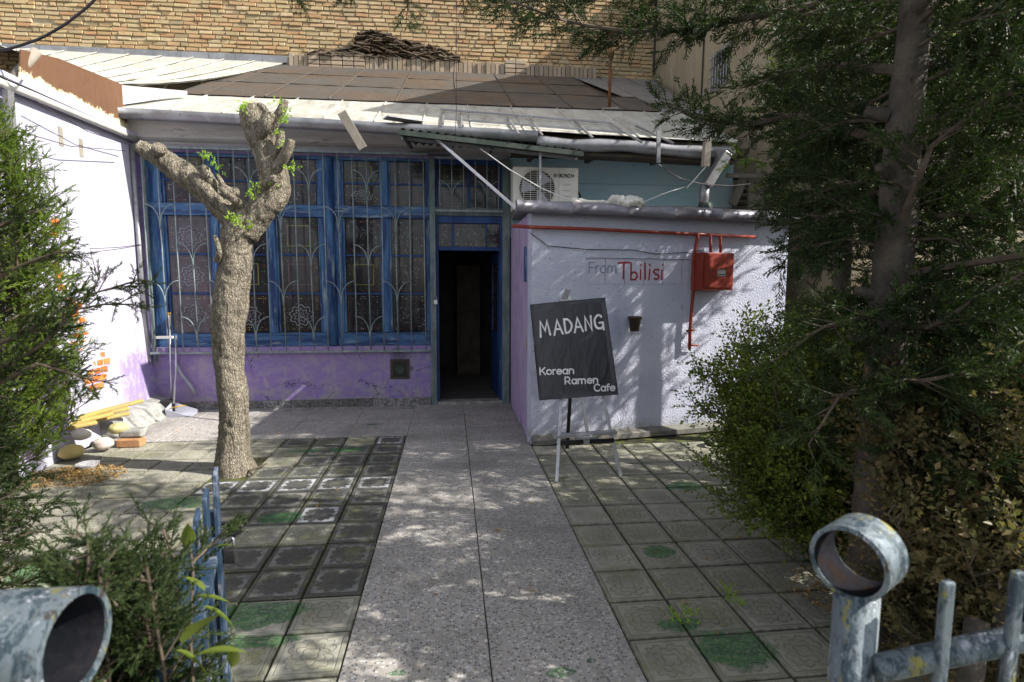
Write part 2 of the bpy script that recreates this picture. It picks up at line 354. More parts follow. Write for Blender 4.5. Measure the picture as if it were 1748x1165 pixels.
M['black_print'] = worn('black_lettering', (.02, .02, .02), (.02, .02, .02), None, 9)
def m_gatepaint():
    b = NB('peeling_silver_blue_paint'); p = b.pos(); v = b.mapv(p, (1, 1, .4))
    c = b.mix(b.ramp(b.noise(v, 40, 9, .8, .8), .45, .52), (.02, .04, .055), (.12, .15, .17))
    c = b.mix(b.ramp(b.noise(v, 13, 9, .75, .4), .555, .57), c, (.2, .19, .05))
    c = b.mix(b.ramp(b.noise(v, 30, 9, .8, .5), .58, .592), c, (.33, .36, .42))
    c = b.mix(b.ramp(b.noise(v, 21, 9, .8), .62, .63), c, (.045, .03, .022))
    c = b.mix(b.ramp(b.noise(p, 120, 4), .62, .68, 0, .8), c, (.02, .02, .02))
    h = b.math('ADD', b.noise(v, 40, 9, .8, .8), b.ramp(b.noise(v, 30, 9, .8, .5), .58, .592))
    return b.fin(c, b.ramp(b.noise(v, 25, 6), .35, .65, .25, .6), .3, b.bump(h, .8, .004), .5)
M['gatepaint'] = m_gatepaint()
M['ring_shade'] = worn('painted_shade_pipe_inside', (.01, .011, .014), (.018, .018, .022), (.022, .016, .013), 14, thr3=(.58, .66), rough=.95, bst=.5, spec=.0)  # near-black colour stands in for the unlit inside of the pipe rings
M['plinth'] = worn('mossy_concrete_plinth', (.13, .13, .12), (.2, .19, .17), (.09, .1, .04), 9, rough=.9, bst=.8, bd=.01)
M['gateblue'] = worn('chipped_blue_gate_paint', (.012, .032, .06), (.04, .06, .1), (.16, .18, .22), 20, (1, 1, .5), thr3=(.54, .62), sc3=20, rough=.5, bst=.5)

# organic
def m_bark(name, c1, c2, c3, sc, stretch, bd=.03, st=1.):
    b = NB(name); p0 = b.pos()
    dn = b.n('ShaderNodeTexNoise'); b.put(dn.inputs['Vector'], p0); dn.inputs['Scale'].default_value = 18; dn.inputs['Detail'].default_value = 4
    ad = b.n('ShaderNodeVectorMath', operation='MULTIPLY_ADD'); b.put(ad.inputs[0], dn.outputs['Color']); ad.inputs[1].default_value = (.05, .05, .08); b.put(ad.inputs[2], p0)
    p = b.mapv(ad.outputs[0], stretch)
    v = b.vor(p, sc, 'DISTANCE_TO_EDGE'); n = b.noise(p, sc*.6, 8, .7, .4); big = b.noise(p0, 5, 5, .6)
    furrow = b.noise(b.mapv(p0, (1, 1, .16)), 26, 6, .65, .6)
    crack = b.math('MAXIMUM', b.ramp(v, .1, .01), b.ramp(furrow, .46, .38))
    c = b.mix(b.math('MULTIPLY', crack, .8), b.mix(b.ramp(n, .35, .65), c1, c2), c3)
    c = b.mix(b.ramp(big, .5, .65, 0, .5), c, tuple(x*.5 for x in c1))
    h = b.math('ADD', b.math('MULTIPLY', b.ramp(v, .0, .2), .5), b.math('ADD', b.math('MULTIPLY', n, .6), b.ramp(furrow, .35, .6)))
    return b.fin(c, .95, 0, b.bump(h, st, bd), .1)
M['bark'] = m_bark('rough_grey_bark', (.36, .32, .25), (.24, .21, .165), (.08, .068, .052), 52, (1, 1, .42), .016, 1.)
M['bark_dark'] = worn('dark_smooth_bark', (.045, .038, .032), (.085, .072, .055), (.02, .017, .015), 9, (1, 1, .7), thr=(.4, .6), thr3=(.56, .7), sc3=22, rough=.9, bst=.8, bd=.012, bsc=34)
M['twig'] = worn('twig_bark', (.06, .045, .032), (.1, .078, .055), None, 20)
M['cutwood'] = worn('cut_wood', (.3, .24, .16), (.2, .16, .11), None, 30)
def m_leaf(name, stops, transl=.35, rough=.5, clump=1.4):
    b = NB(name)
    r = b.math('ADD', b.math('MULTIPLY', b.island(), .65), b.ramp(b.noise(b.pos(), clump, 4), .35, .65, 0, .35))
    ra = b.n('ShaderNodeValToRGB'); b.put(ra.inputs[0], r)
    for i, cc in enumerate(stops):
        if i < 2: e = ra.color_ramp.elements[i]; e.position = i/(len(stops)-1)
        else: e = ra.color_ramp.elements.new(i/(len(stops)-1))
        e.color = (*cc, 1)
    b.fin(ra.outputs[0], rough, 0, None, .12)
    tr = b.n('ShaderNodeBsdfTranslucent'); b.put(tr.inputs[0], b.mix(1., ra.outputs[0], (1.0, 1.25, .5), 'MULTIPLY'))
    mx = b.n('ShaderNodeMixShader'); mx.inputs[0].default_value = transl
    b.t.links.new(b.p.outputs[0], mx.inputs[1]); b.t.links.new(tr.outputs[0], mx.inputs[2]); b.t.links.new(mx.outputs[0], b.out.inputs[0])
    return b.m
M['needle_dark'] = m_leaf('dark_needles', [(.016, .026, .012), (.024, .038, .015), (.036, .052, .018), (.06, .078, .026)], .25)
M['needle_lit'] = m_leaf('bright_juniper_scales', [(.05, .085, .018), (.1, .155, .028), (.18, .25, .045), (.26, .28, .07)], .4)
M['box_leaf'] = m_leaf('privet_leaves', [(.045, .068, .016), (.08, .115, .022), (.13, .17, .03), (.22, .24, .05)], .3, .35)
M['dry_leaf'] = m_leaf('brownish_hedge_leaves', [(.05, .055, .025), (.09, .085, .04), (.13, .11, .055), (.17, .12, .06), (.07, .09, .03)], .3, .4)
M['sprout'] = m_leaf('fresh_sprout_leaves', [(.2, .32, .03), (.28, .42, .05), (.36, .48, .08)], .45)
M['big_leaf'] = m_leaf('broad_olive_leaves', [(.07, .1, .02), (.12, .16, .03), (.17, .18, .05)], .35)
M['dead_leaf'] = m_leaf('dry_fallen_leaves', [(.3, .17, .06), (.42, .28, .11), (.22, .12, .05), (.5, .38, .2)], .2)

# ------------------------------------------------------------------ mesh helpers
class MB:
    def __init__(s): s.v = []; s.f = []
    def add(s, vs, fs):
        o = len(s.v); s.v += [tuple(map(float, p)) for p in vs]; s.f += [tuple(i+o for i in f) for f in fs]; return s
    def box(s, a, b, taper=0):
        x0, y0, z0 = a; x1, y1, z1 = b
        return s.add([(x0, y0, z0), (x1, y0, z0), (x1, y1, z0), (x0, y1, z0), (x0, y0, z1), (x1, y0, z1), (x1, y1, z1), (x0, y1, z1)],
                     [(0, 3, 2, 1), (4, 5, 6, 7), (0, 1, 5, 4), (1, 2, 6, 5), (2, 3, 7, 6), (3, 0, 4, 7)])
    def hexa(s, bot, top):
        return s.add(list(bot)+list(top), [(0, 3, 2, 1), (4, 5, 6, 7), (0, 1, 5, 4), (1, 2, 6, 5), (2, 3, 7, 6), (3, 0, 4, 7)])
    def beam(s, p, q, wx, wy, upv=(0, 0, 1)):
        p, q = Vector(p), Vector(q); d = (q-p).normalized(); u = Vector(upv)
        if abs(d.dot(u)) > .98: u = Vector((0, 1, 0))
        a = d.cross(u).normalized()*wx/2; c = a.cross(d).normalized()*wy/2
        return s.hexa([p-a-c, p+a-c, p+a+c, p-a+c], [q-a-c, q+a-c, q+a+c, q-a+c])
    def tube(s, pts, r, n=8, cap=True):
        pts = [Vector(p) for p in pts]; rs = r if isinstance(r, (list, tuple)) else [r]*len(pts)
        base = len(s.v); prev = None
        for i, p in enumerate(pts):
            t = (pts[min(i+1, len(pts)-1)]-pts[max(i-1, 0)]).normalized()
            if prev is None: a = t.orthogonal().normalized()
            else: a = (prev-t*prev.dot(t)).normalized()
            prev = a; b2 = t.cross(a)
            for k in range(n):
                an = 2*PI*k/n; q = p+(a*math.cos(an)+b2*math.sin(an))*rs[i]; s.v.append(tuple(q))
        for i in range(len(pts)-1):
            for k in range(n):
                a0 = base+i*n+k; a1 = base+i*n+(k+1) % n; s.f.append((a0, a1, a1+n, a0+n))
        if cap:
            s.f.append(tuple(base+k for k in range(n))[::-1]); s.f.append(tuple(base+(len(pts)-1)*n+k for k in range(n)))
        return s
    def prism(s, poly, dv):
        dv = Vector(dv); n = len(poly); P = [Vector(p) for p in poly]
        return s.add(P+[p+dv for p in P], [tuple(range(n))[::-1], tuple(range(n, 2*n))]+[(i, (i+1) % n, (i+1) % n+n, i+n) for i in range(n)])
    def lathe(s, prof, c=(0, 0, 0), n=24):
        base = len(s.v)
        for (r, z) in prof:
            for k in range(n):
                an = 2*PI*k/n; s.v.append((c[0]+r*math.cos(an), c[1]+r*math.sin(an), c[2]+z))
        for i in range(len(prof)-1):
            for k in range(n):
                a0 = base+i*n+k; a1 = base+i*n+(k+1) % n; s.f.append((a0, a1, a1+n, a0+n))
        return s
    def mesh(s, name, smooth=False):
        me = bpy.data.meshes.new(name); me.from_pydata(s.v, [], s.f); me.update()
        if smooth: me.polygons.foreach_set('use_smooth', [True]*len(me.polygons))
        return me
    def build(s, name, mat, parent=None, smooth=False, loc=None, bevel=0.):
        me = s.mesh(name, smooth); me.materials.append(M[mat] if isinstance(mat, str) else mat)
        return link(name, me, parent, loc, bevel)
def link(name, me, parent=None, loc=None, bevel=0.):
    o = bpy.data.objects.new(name, me); col.objects.link(o)
    if parent: o.parent = parent
    if loc is not None: o.location = loc
    if bevel:
        md = o.modifiers.new('bevel', 'BEVEL'); md.width = bevel; md.segments = 2; md.limit_method = 'ANGLE'
    return o
def tag(o, label=None, cat=None, group=None, kind=None):
    if label: o['label'] = label
    if cat: o['category'] = cat
    if group: o['group'] = group
    if kind: o['kind'] = kind
    return o
def thing(name, label, cat, loc=(0, 0, 0), group=None):
    o = bpy.data.objects.new(name, None); col.objects.link(o); o.location = loc; o.empty_display_size = .1
    return tag(o, label, cat, group)
def stuff(o): o['kind'] = 'stuff'; return o

# parent empties stand at the origin unless said otherwise, so children keep world coordinates
def block_mesh(w, d, h, ch=.004):
    """low block, chamfered top, centred in x and y, top at z=0"""
    a, b2 = w/2, d/2; m = MB()
    vs = [(-a, -b2, -h), (a, -b2, -h), (a, b2, -h), (-a, b2, -h), (-a, -b2, -ch), (a, -b2, -ch), (a, b2, -ch), (-a, b2, -ch),
          (-a+ch, -b2+ch, 0), (a-ch, -b2+ch, 0), (a-ch, b2-ch, 0), (-a+ch, b2-ch, 0)]
    fs = [(0, 1, 5, 4), (1, 2, 6, 5), (2, 3, 7, 6), (3, 0, 4, 7), (4, 5, 9, 8), (5, 6, 10, 9), (6, 7, 11, 10), (7, 4, 8, 11), (8, 9, 10, 11)]
    return m.add(vs, fs)

# ------------------------------------------------------------------ ground
g = MB().add([(-60, -60, -.06), (60, -60, -.06), (60, 80, -.06), (-60, 80, -.06)], [(0, 1, 2, 3)]).build('ground', 'soil'); g['kind'] = 'structure'
bed = MB().box((-3.72, .35, -.05), (4.6, 7.42, -.02)).build('paving_bed', 'dirt'); bed['kind'] = 'structure'
street = MB().box((-6, -6, -.05), (6, .33, -.012)).build('pavement', 'curb'); street['kind'] = 'structure'
pav = bpy.data.objects.new('courtyard_paving', None); col.objects.link(pav); pav['kind'] = 'structure'
TS = .305
tmesh = {k: block_mesh(TS-.013, TS-.013, .03, .005).mesh('paving_tile_'+k) for k in ('tile', 'tile_dark', 'tile_white', 'tile_pale')}
for k, me in tmesh.items(): me.materials.append(M[k])
bm_tree = (-1.86, 4.95)
def tile(x, y, k):
    o = link('paving_tile', tmesh[k], pav, (x+random.uniform(-.002, .002), y+random.uniform(-.002, .002), random.uniform(-.003, .002)))
    o.rotation_euler = (random.gauss(0, .004), random.gauss(0, .004), random.choice((0, PI/2, PI, -PI/2))+random.gauss(0, .005))
for c in range(11):
    for r in range(19):
        x = -.4714-TS*(c+.5); y = 5.895-TS*(r+.5)
        if x < -3.65: continue
        if math.hypot(x-bm_tree[0], y-bm_tree[1]) < .19: continue
        k = 'tile'
        if c < 5 and r == 4: k = 'tile_white'
        elif (c, r) in ((0, 0), (1, 6)): k = 'tile_white'
        elif c < 3 and r in (5, 6, 8, 9) or (c < 2 and r in (1, 2, 3)): k = 'tile_dark'
        elif c < 4 and r < 9: k = random.choice(('tile_dark', 'tile', 'tile_dark'))
        elif r >= 10 and c < 2 or c > 4: k = random.choice(('tile_pale', 'tile_pale', 'tile'))
        tile(x, y, k)
for c in range(11):
    for r in range(17):
        x = .785+TS*(c+.5); y = 5.387-TS*(r+.5)
        if c > 8 and r > 3 or c > 9: continue
        tile(x, y, random.choice(('tile', 'tile', 'tile', 'tile_pale')))
smesh = block_mesh(.6248, .6165, .035, .004).mesh('terrazzo_slab'); smesh.materials.append(M['terrazzo'])
for c, x in enumerate((-.158, .472)):
    for r in range(-8, 9):
        y = 2.49+.31+.62*r
        if y < .35 or y > 7.25: continue
        link('terrazzo_slab', smesh, pav, (x, y, random.uniform(.002, .004)))
for c in range(5):
    for r in range(2):
        link('terrazzo_slab', smesh, pav, (-.158-.6265*(c+1), 6.215+.62*r, random.uniform(.002, .004)))
MB().box((-3.72, 6.84, -.03), (-.47, 7.42, -.004)).build('cement_strip', 'curb', pav)
MB().box((-3.72, 5.9, -.03), (-3.3, 7.42, -.006)).build('cement_strip', 'curb', pav)
MB().box((-.47, 6.84, -.03), (.78, 7.42, -.004)).build('cement_strip', 'curb', pav)

# ------------------------------------------------------------------ the cafe house
house = thing('cafe_house', 'low old purple house with blue barred windows and an open door under a metal roof', 'house')
WY = 7.4
hw = MB()
hw.box((-3.78, WY, 0), (-.262, WY+.25, .72))
hw.box((-3.78, WY+.02, 3.17), (.78, WY+.25, 3.55))
hw.box((-3.78, WY+.03, .72), (-3.69, WY+.25, 3.17))
hw.build('front_wall', 'purple', house)
# plaster ledge under the sill
MB().box((-3.69, WY-.045, .72), (-.262, WY+.2, .79)).build('window_ledge', 'purple', house)
# skirting tiles
x = -3.4
while x < -.3:
    wd = random.choice((.19, .2, .21)); MB().box((x, WY-.03, -.01), (min(x+wd-.006, -.27), WY+.003, .095+random.uniform(-.004, .004))).build('skirting_tile', 'skirt', house); x += wd
# vent
v = MB()
v.box((-.79, WY-.012, .35), (-.76, WY+.02, .61)); v.box((-.57, WY-.012, .35), (-.54, WY+.02, .61))
v.box((-.76, WY-.012, .35), (-.57, WY+.02, .375)); v.box((-.76, WY-.012, .585), (-.57, WY+.02, .61))
vf = v.build('vent', 'darkwood', house)
MB().box((-.76, WY-.006, .375), (-.57, WY+.01, .585)).build('vent_plate', 'black_plastic', vf)
MB().tube([(-.665, WY-.03, .48), (-.665, WY, .48)], .06, 16).build('vent_pipe', 'dark_metal', vf)

def m_pane(name, base, border, motif, kind, seed):
    b = NB(name); g = b.gen(); s = b.sep(g); x, y = s[0], s[2]
    p = b.pos()
    ex = b.math('MINIMUM', x, b.math('SUBTRACT', 1., x)); ey = b.math('MINIMUM', y, b.math('SUBTRACT', 1., y))
    e = b.math('MINIMUM', ex, ey)
    dots = b.ramp(b.vor(b.mapv(p, (38, 1, 38)), 1, rnd=.25), .38, .3)
    rnc = b.vor(b.mapv(p, (38, 1, 38)), 1, out='Color', rnd=.25)
    band = b.math('MULTIPLY', b.ramp(e, .035, .045), b.ramp(e, .15, .14))
    c = b.mix(b.math('MULTIPLY', b.math('MULTIPLY', band, dots), 1.), base, b.mix(b.ramp(b.sep(rnc)[0], .6, .61), border, (.3, .05, .05)))
    # motif: blossoms (radial lobes) or lattice
    cx, cy = b.math('SUBTRACT', x, .5), b.math('MULTIPLY', b.math('SUBTRACT', y, .45), 1.1)
    r = b.math('SQRT', b.math('ADD', b.math('MULTIPLY', cx, cx), b.math('MULTIPLY', cy, cy))); th = b.math('ARCTAN2', cy, cx)
    if kind == 'flower':
        f = b.math('ABSOLUTE', b.math('SUBTRACT', b.math('FRACT', b.math('MULTIPLY', r, 9.)), b.math('MULTIPLY_ADD', b.math('SINE', b.math('MULTIPLY', th, 9.)), .28, .5)))
        mk = b.math('MULTIPLY', b.ramp(f, .13, .09), b.ramp(r, .36, .35))
    elif kind == 'frame':
        mk = b.ramp(b.math('ABSOLUTE', b.math('SUBTRACT', e, .22)), .014, .01)
    else:
        mk = b.ramp(b.noise(p, 26+seed, 3, .5, 1.5), .6, .63)
        mk = b.math('MULTIPLY', mk, b.ramp(e, .2, .21))
    c = b.mix(b.math('MULTIPLY', mk, .55), c, motif)
    c = b.mix(b.ramp(b.noise(b.mapv(p, (3, 1, .5)), 4+seed*.3, 5, .6), .45, .7, 0, .5), c, (.075, .07, .07))
    c = b.mix(b.ramp(b.noise(p, 2.3+seed*.2, 4, .6), .5, .7, 0, .6), c, (.008, .008, .01))
    return b.fin(c, b.ramp(b.noise(p, 8), .4, .7, .05, .22), 0, None, .28)
PN = [m_pane('painted_pane_a', (.028, .026, .03), (.45, .38, .05), (.5, .52, .55), 'flower', 0),
      m_pane('painted_pane_b', (.03, .03, .032), (.1, .3, .12), (.4, .36, .08), 'frame', 3),
      m_pane('painted_pane_c', (.02, .02, .024), (.4, .4, .42), (.3, .3, .32), 'tangle', 6),
      m_pane('painted_pane_d', (.09, .08, .095), (.35, .36, .16), (.35, .38, .45), 'flower', 9),  # grey-lilac base colour stands in for a reflection of the sunlit left wall
      m_pane('painted_pane_e', (.045, .042, .048), (.4, .25, .04), (.22, .12, .14), 'frame', 12)]
def window(xs, pane_sets, xl, xr):
    """one window unit from xl to xr: stiles, casements and panes"""
    y0, y1 = WY+.02, WY+.14
    fo = bpy.data.objects.new('window', None); col.objects.link(fo); fo.parent = house
    for nm, a_, b_ in (('sill', (xl, y0, .79), (xr, y1, .96)), ('transom', (xl, y0-.004, 2.42), (xr, y1, 2.57)), ('head', (xl, y0, 3.13), (xr, y1, 3.17))):
        MB().box(a_, b_).build(nm, 'blue_h', fo, bevel=.006)
    edges = [xl]+[e for (a, b2) in xs for e in (a, b2)]+[xr]
    for i in range(0, len(edges), 2):
        a, b2 = edges[i], edges[i+1]
        for (z0, z1) in ((.962, 2.418), (2.572, 3.128)):
            MB().box((a, y0+.002, z0), (b2, y1-.006, z1)).build('stile', 'blue', fo, bevel=.006)
    for ci, (a, b2) in enumerate(xs):
        sash = MB()
        for (z0, z1) in ((.965, 2.415), (2.575, 3.125)):
            sash.box((a+.001, y0+.025, z0), (a+.028, y1-.012, z1)); sash.box((b2-.028, y0+.025, z0), (b2-.001, y1-.012, z1))
        sash.build('sash', 'blue', fo)
        for z in (1.46, 1.95, 2.85): MB().box((a+.029, y0+.03, z-.011), (b2-.029, y1-.02, z+.011)).build('glazing_bar', 'blue_dark', fo)
        zs = [(.966, 1.447), (1.473, 1.937), (1.963, 2.414), (2.576, 2.838), (2.862, 3.124)]
        for k, (z0, z1) in enumerate(zs):
            MB().box((a+.03, y0+.045, z0), (b2-.03, y0+.05, z1)).build('pane', PN[pane_sets[ci][k]], fo)
window([(-3.49, -2.94), (-2.85, -2.27), (-2.18, -1.63)], [(3, 3, 3, 2, 1), (0, 1, 2, 4, 2), (0, 4, 1, 2, 4)], -3.69, -1.5)
window([(-1.36, -.86), (-.78, -.28)], [(2, 1, 2, 0, 1), (2, 2, 2, 4, 2)], -1.49, -.262)
# half round cover strip between the two windows
MB().tube([(-1.495, WY+.01, .8), (-1.495, WY+.01, 3.15)], .055, 12).build('mullion', 'blue', house, True)
# blanking behind the windows, and the dim room seen through the door
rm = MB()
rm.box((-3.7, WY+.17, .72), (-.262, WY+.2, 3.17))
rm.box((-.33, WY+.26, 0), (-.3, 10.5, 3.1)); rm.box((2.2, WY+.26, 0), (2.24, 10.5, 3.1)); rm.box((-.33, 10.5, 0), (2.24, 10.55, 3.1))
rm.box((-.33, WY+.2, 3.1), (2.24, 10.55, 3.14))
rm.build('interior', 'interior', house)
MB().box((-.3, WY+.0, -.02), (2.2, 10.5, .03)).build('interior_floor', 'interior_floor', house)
MB().box((0.1, 9.6, .03), (.5, 9.9, 1.9)).build('cupboard', 'darkwood', house, bevel=.01)
# door surround
dm = MB()
dm.box((-.26, WY-.06, 0), (-.185, WY+.14, 3.17)); dm.box((.675, WY-.06, 0), (.77, WY+.14, 3.17)); dm.box((-.185, WY-.03, 2.46), (.675, WY+.12, 2.56))
dr = dm.build('doorway', 'postpaint', house, bevel=.005)
d2 = MB(); d2.box((-.185, WY, .04), (-.15, WY+.12, 2.459)); d2.box((.645, WY, .04), (.6745, WY+.12, 2.459)); d2.box((-.15, WY, 2.37), (.645, WY+.12, 2.459)); d2.box((-.15, WY+.02, 2.02), (.645, WY+.11, 2.07))
d2.box((.02, WY+.03, 2.07), (.05, WY+.09, 2.37)); d2.box((.46, WY+.03, 2.07), (.48, WY+.09, 2.37))
d2.build('door_frame', 'blue_dark', dr, bevel=.004)
MB().box((-.148, WY+.05, 2.072), (.643, WY+.056, 2.368)).build('pane', PN[2], dr)
MB().box((-.18, WY-.06, 0), (.675, WY+.12, .04)).build('threshold', 'curb', dr)
MB().box((-.15, WY+.095, 2.3), (.645, WY+.11, 2.345)).build('roller_blind', 'grey_plastic', dr)
# open leaf swung into the room
lf = MB(); an = math.radians(86); hx, hy = .64, WY+.14; L = .72
def leafp(t, z, o=0.): return (hx-math.cos(an)*t*L+math.sin(an)*o, hy+math.sin(an)*t*L+math.cos(an)*o, z)
def lbox(m, t0, t1, z0, z1, th=.04):
    m.hexa([leafp(t0, z0), leafp(t1, z0), leafp(t1, z0, th), leafp(t0, z0, th)], [leafp(t0, z1), leafp(t1, z1), leafp(t1, z1, th), leafp(t0, z1, th)])
lbox(lf, 0, .14, .05, 2.0); lbox(lf, .86, 1, .05, 2.0); lbox(lf, .14, .86, 1.88, 2.0); lbox(lf, .14, .86, .05, .3); lbox(lf, .14, .86, .8, .92)
dl = lf.build('door_leaf', 'blue_dark', house)
lp = MB(); lbox(lp, .14, .86, .3, .8, .02); lp.build('door_panel', 'blue_dark', dl)
lp = MB()
for o in (0,): lp.hexa([leafp(.14, .92, .01), leafp(.86, .92, .01), leafp(.86, .92, .016), leafp(.14, .92, .016)], [leafp(.14, 1.88, .01), leafp(.86, 1.88, .01), leafp(.86, 1.88, .016), leafp(.14, 1.88, .016)])
lp.build('pane', PN[2], dl)
MB().tube([(-.22, WY-.09, 1.42), (-.2, WY-.1, 1.45), (-.18, WY-.09, 1.42), (-.18, WY-.085, 1.39)], .006, 6).box((-.215, WY-.11, 1.33), (-.17, WY-.085, 1.385)).build('padlock', 'alu', dr)
# transom over the door
tw = MB(); tw.box((-.185, WY+.02, 3.11), (.675, WY+.1, 3.17)); tw.box((-.184, WY+.02, 2.561), (-.15, WY+.1, 3.109)); tw.box((.23, WY+.02, 2.561), (.26, WY+.1, 3.109)); tw.box((.64, WY+.02, 2.561), (.674, WY+.1, 3.109))
t_ = tw.build('window', 'blue_dark', house, bevel=.004)
for (a, b2, ks) in ((-.148, .228, (4, 1)), (.262, .638, (2, 4))):
    MB().box((a, WY+.03, 2.835), (b2, WY+.09, 2.855)).build('glazing_bar', 'blue_dark', t_)
    MB().box((a, WY+.05, 2.563), (b2, WY+.056, 2.833)).build('pane', PN[ks[0]], t_); MB().box((a, WY+.05, 2.857), (b2, WY+.056, 3.108)).build('pane', PN[ks[1]], t_)

# the iron grille
gr = bpy.data.objects.new('window_grille', None); col.objects.link(gr); gr.parent = house
GY = WY-.13; bx0, sp = -3.62, .1735
nb = 20
for i in range(nb):
    xb = bx0+sp*i
    m = MB().tube([(xb+random.uniform(-.006, .006), GY+random.uniform(-.004, .004), .72), (xb+random.uniform(-.008, .008), GY, 1.9), (xb, GY, 3.2)], .0085, 6); m.build('bar', 'grille', gr, True)
for z in (.735, 3.19): MB().box((bx0-.04, GY-.012, z-.012), (-.27, GY+.004, z+.012)).build('rail', 'grille', gr)
def fork(xc, z, sgn=1, h=.23):
    m = MB()
    for s in (-1, 1):
        pts = [(xc+s*.004, GY-.014, z-.09)]+[(xc+s*(.006+(sp-.01)*(1-math.cos(t*PI/2))), GY-.014, z-.03+h*math.sin(t*PI/2)) for t in np.linspace(0, 1, 9)]
        m.tube(pts, .0065, 5)
    m.tube([(xc, GY-.012, z-.1), (xc, GY-.012, z+.02)], .011, 5)
    m.build('fork', 'grille', gr, True)
for r, z in enumerate((2.78, 2.33, 1.87, 1.42, .98)):
    for i in range(1 if r % 2 else 3, nb-1, 4): fork(bx0+sp*i, z)
# grille over the door
g2 = bpy.data.objects.new('window_grille', None); col.objects.link(g2); g2.parent = house
for xb in np.linspace(-.12, .62, 6): MB().tube([(xb, GY+.02, 2.5), (xb, GY+.02, 3.17)], .0085, 6).build('bar', 'grille', g2, True)
for z in (2.51, 3.16): MB().box((-.18, GY+.005, z-.012), (.67, GY+.022, z+.012)).build('rail', 'grille', g2)
_gy = GY; GY = GY+.02; sp_ = sp; sp = .148
for xc in (.028, .472):
    m = MB()
    for s in (-1, 1): m.tube([(xc+s*.006, GY-.014, 2.62)]+[(xc+s*(.006+.138*(1-math.cos(t*PI/2))), GY-.014, 2.68+.2*math.sin(t*PI/2)) for t in np.linspace(0, 1, 7)], .0065, 5)
    m.build('fork', 'grille', g2, True)
GY = _gy; sp = sp_
# tall steel post and drain at the left end
MB().tube([(-3.7, WY-.12, 0.6), (-3.72, WY-.12, 3.22)], .028, 10).build('downpipe', 'galv', house, True)
MB().box((-3.66, WY-.06, .62), (-3.63, WY-.03, 3.2)).build('grille_post', 'postpaint', house)
MB().tube([(-3.42, WY-.05, .62), (-3.34, WY-.06, .45), (-3.24, WY-.06, .3), (-3.2, WY-.05, .2)], .02, 8).build('waste_pipe', 'grey_plastic', house, True)

# cornice, gutter and roof
def eY(x): return 7.12-.115*(x+3.75)
RS = (5.85-3.45)/(12-6.85)
def rz(x, y): return 3.45+RS*(y-6.85)
cn = MB()
prof = [(.02, -.34), (-.07, -.3), (-.07, -.26), (-.13, -.22), (-.2, -.05), (-.27, -.02), (-.27, 0.0), (.2, 0.02), (.2, -.34)]
def swp(m, prof, x0, x1, y0f, z0f, n=8):
    base = len(m.v); k = len(prof)
    for i in range(n+1):
        x = x0+(x1-x0)*i/n
        for (py, pz) in prof: m.v.append((x, y0f(x)+py, z0f(x)+pz))
    for i in range(n):
        for j in range(k):
            a = base+i*k+j; b2 = base+i*k+(j+1) % k; m.f.append((a, b2, b2+k, a+k))
    m.f.append(tuple(base+j for j in range(k))); m.f.append(tuple(base+n*k+j for j in range(k))[::-1]); return m
swp(cn, prof, -3.74, .8, lambda x: WY+.02, lambda x: 3.53).build('cornice', 'cornice', house)
swp(MB(), [(-.09, -.02), (.0, -.03), (.02, .015), (-.09, .015)], -3.7, .0, lambda x: WY-.03, lambda x: 3.22).build('moulding', 'galv_lilac', house)
gp = [(.0, .05), (-.02, -.02), (-.06, -.06), (-.12, -.06), (-.16, -.02), (-.17, .04), (-.16, .045), (-.145, .0), (-.115, -.04), (-.065, -.04), (-.035, -.01), (-.01, .05)]
swp(MB(), gp, -3.74, 1.0, lambda x: eY(x)+.09, lambda x: rz(x, eY(x))-.05, 10).build('gutter', 'galv', house, True)
# collapsed rolled eave on the right half
rr = MB(); pts = []; rad = []
for i in range(24):
    x = 1.0+2.25*i/23; pts.append((x, eY(x)+.03, rz(x, eY(x))-.1-.012*math.sin(i*.45))); rad.append(.07+.006*math.sin(i*1.1))
rr.tube(pts, rad, 12).build('rolled_eave', 'galv', house, True)
swp(MB(), [(0, -.015), (.3, .0), (.3, .03), (0, .015)], .8, 3.3, lambda x: eY(x)+.08, lambda x: rz(x, eY(x))-.19).build('eave_board', 'darkwood', house)
MB().box((.78, 6.95, 3.2), (3.75, 7.38, 3.3)).build('soffit', 'darkwood', house)
for x in (1.0, 1.75, 2.62): MB().beam((x, 6.72, 3.13), (x, 7.3, 3.16), .05, .05).build('rafter_end', 'darkwood', house)
roof = bpy.data.objects.new('roof', None); col.objects.link(roof); roof.parent = house
MB().add([(-3.76, 7.2, rz(0, 7.2)-.04), (3.3, 6.4, rz(0, 6.4)-.04), (4.29, 11.98, rz(0, 11.98)-.04), (-3.76, 11.98, rz(0, 11.98)-.04)], [(0, 1, 2, 3)]).prism([(3.3, 6.4, rz(0, 6.4)-.1), (4.29, 11.98, rz(0, 11.98)-.1), (4.25, 11.98, rz(0, 11.98)-.1)], (0, 0, .05)).build('roof_deck', 'darkwood', roof)
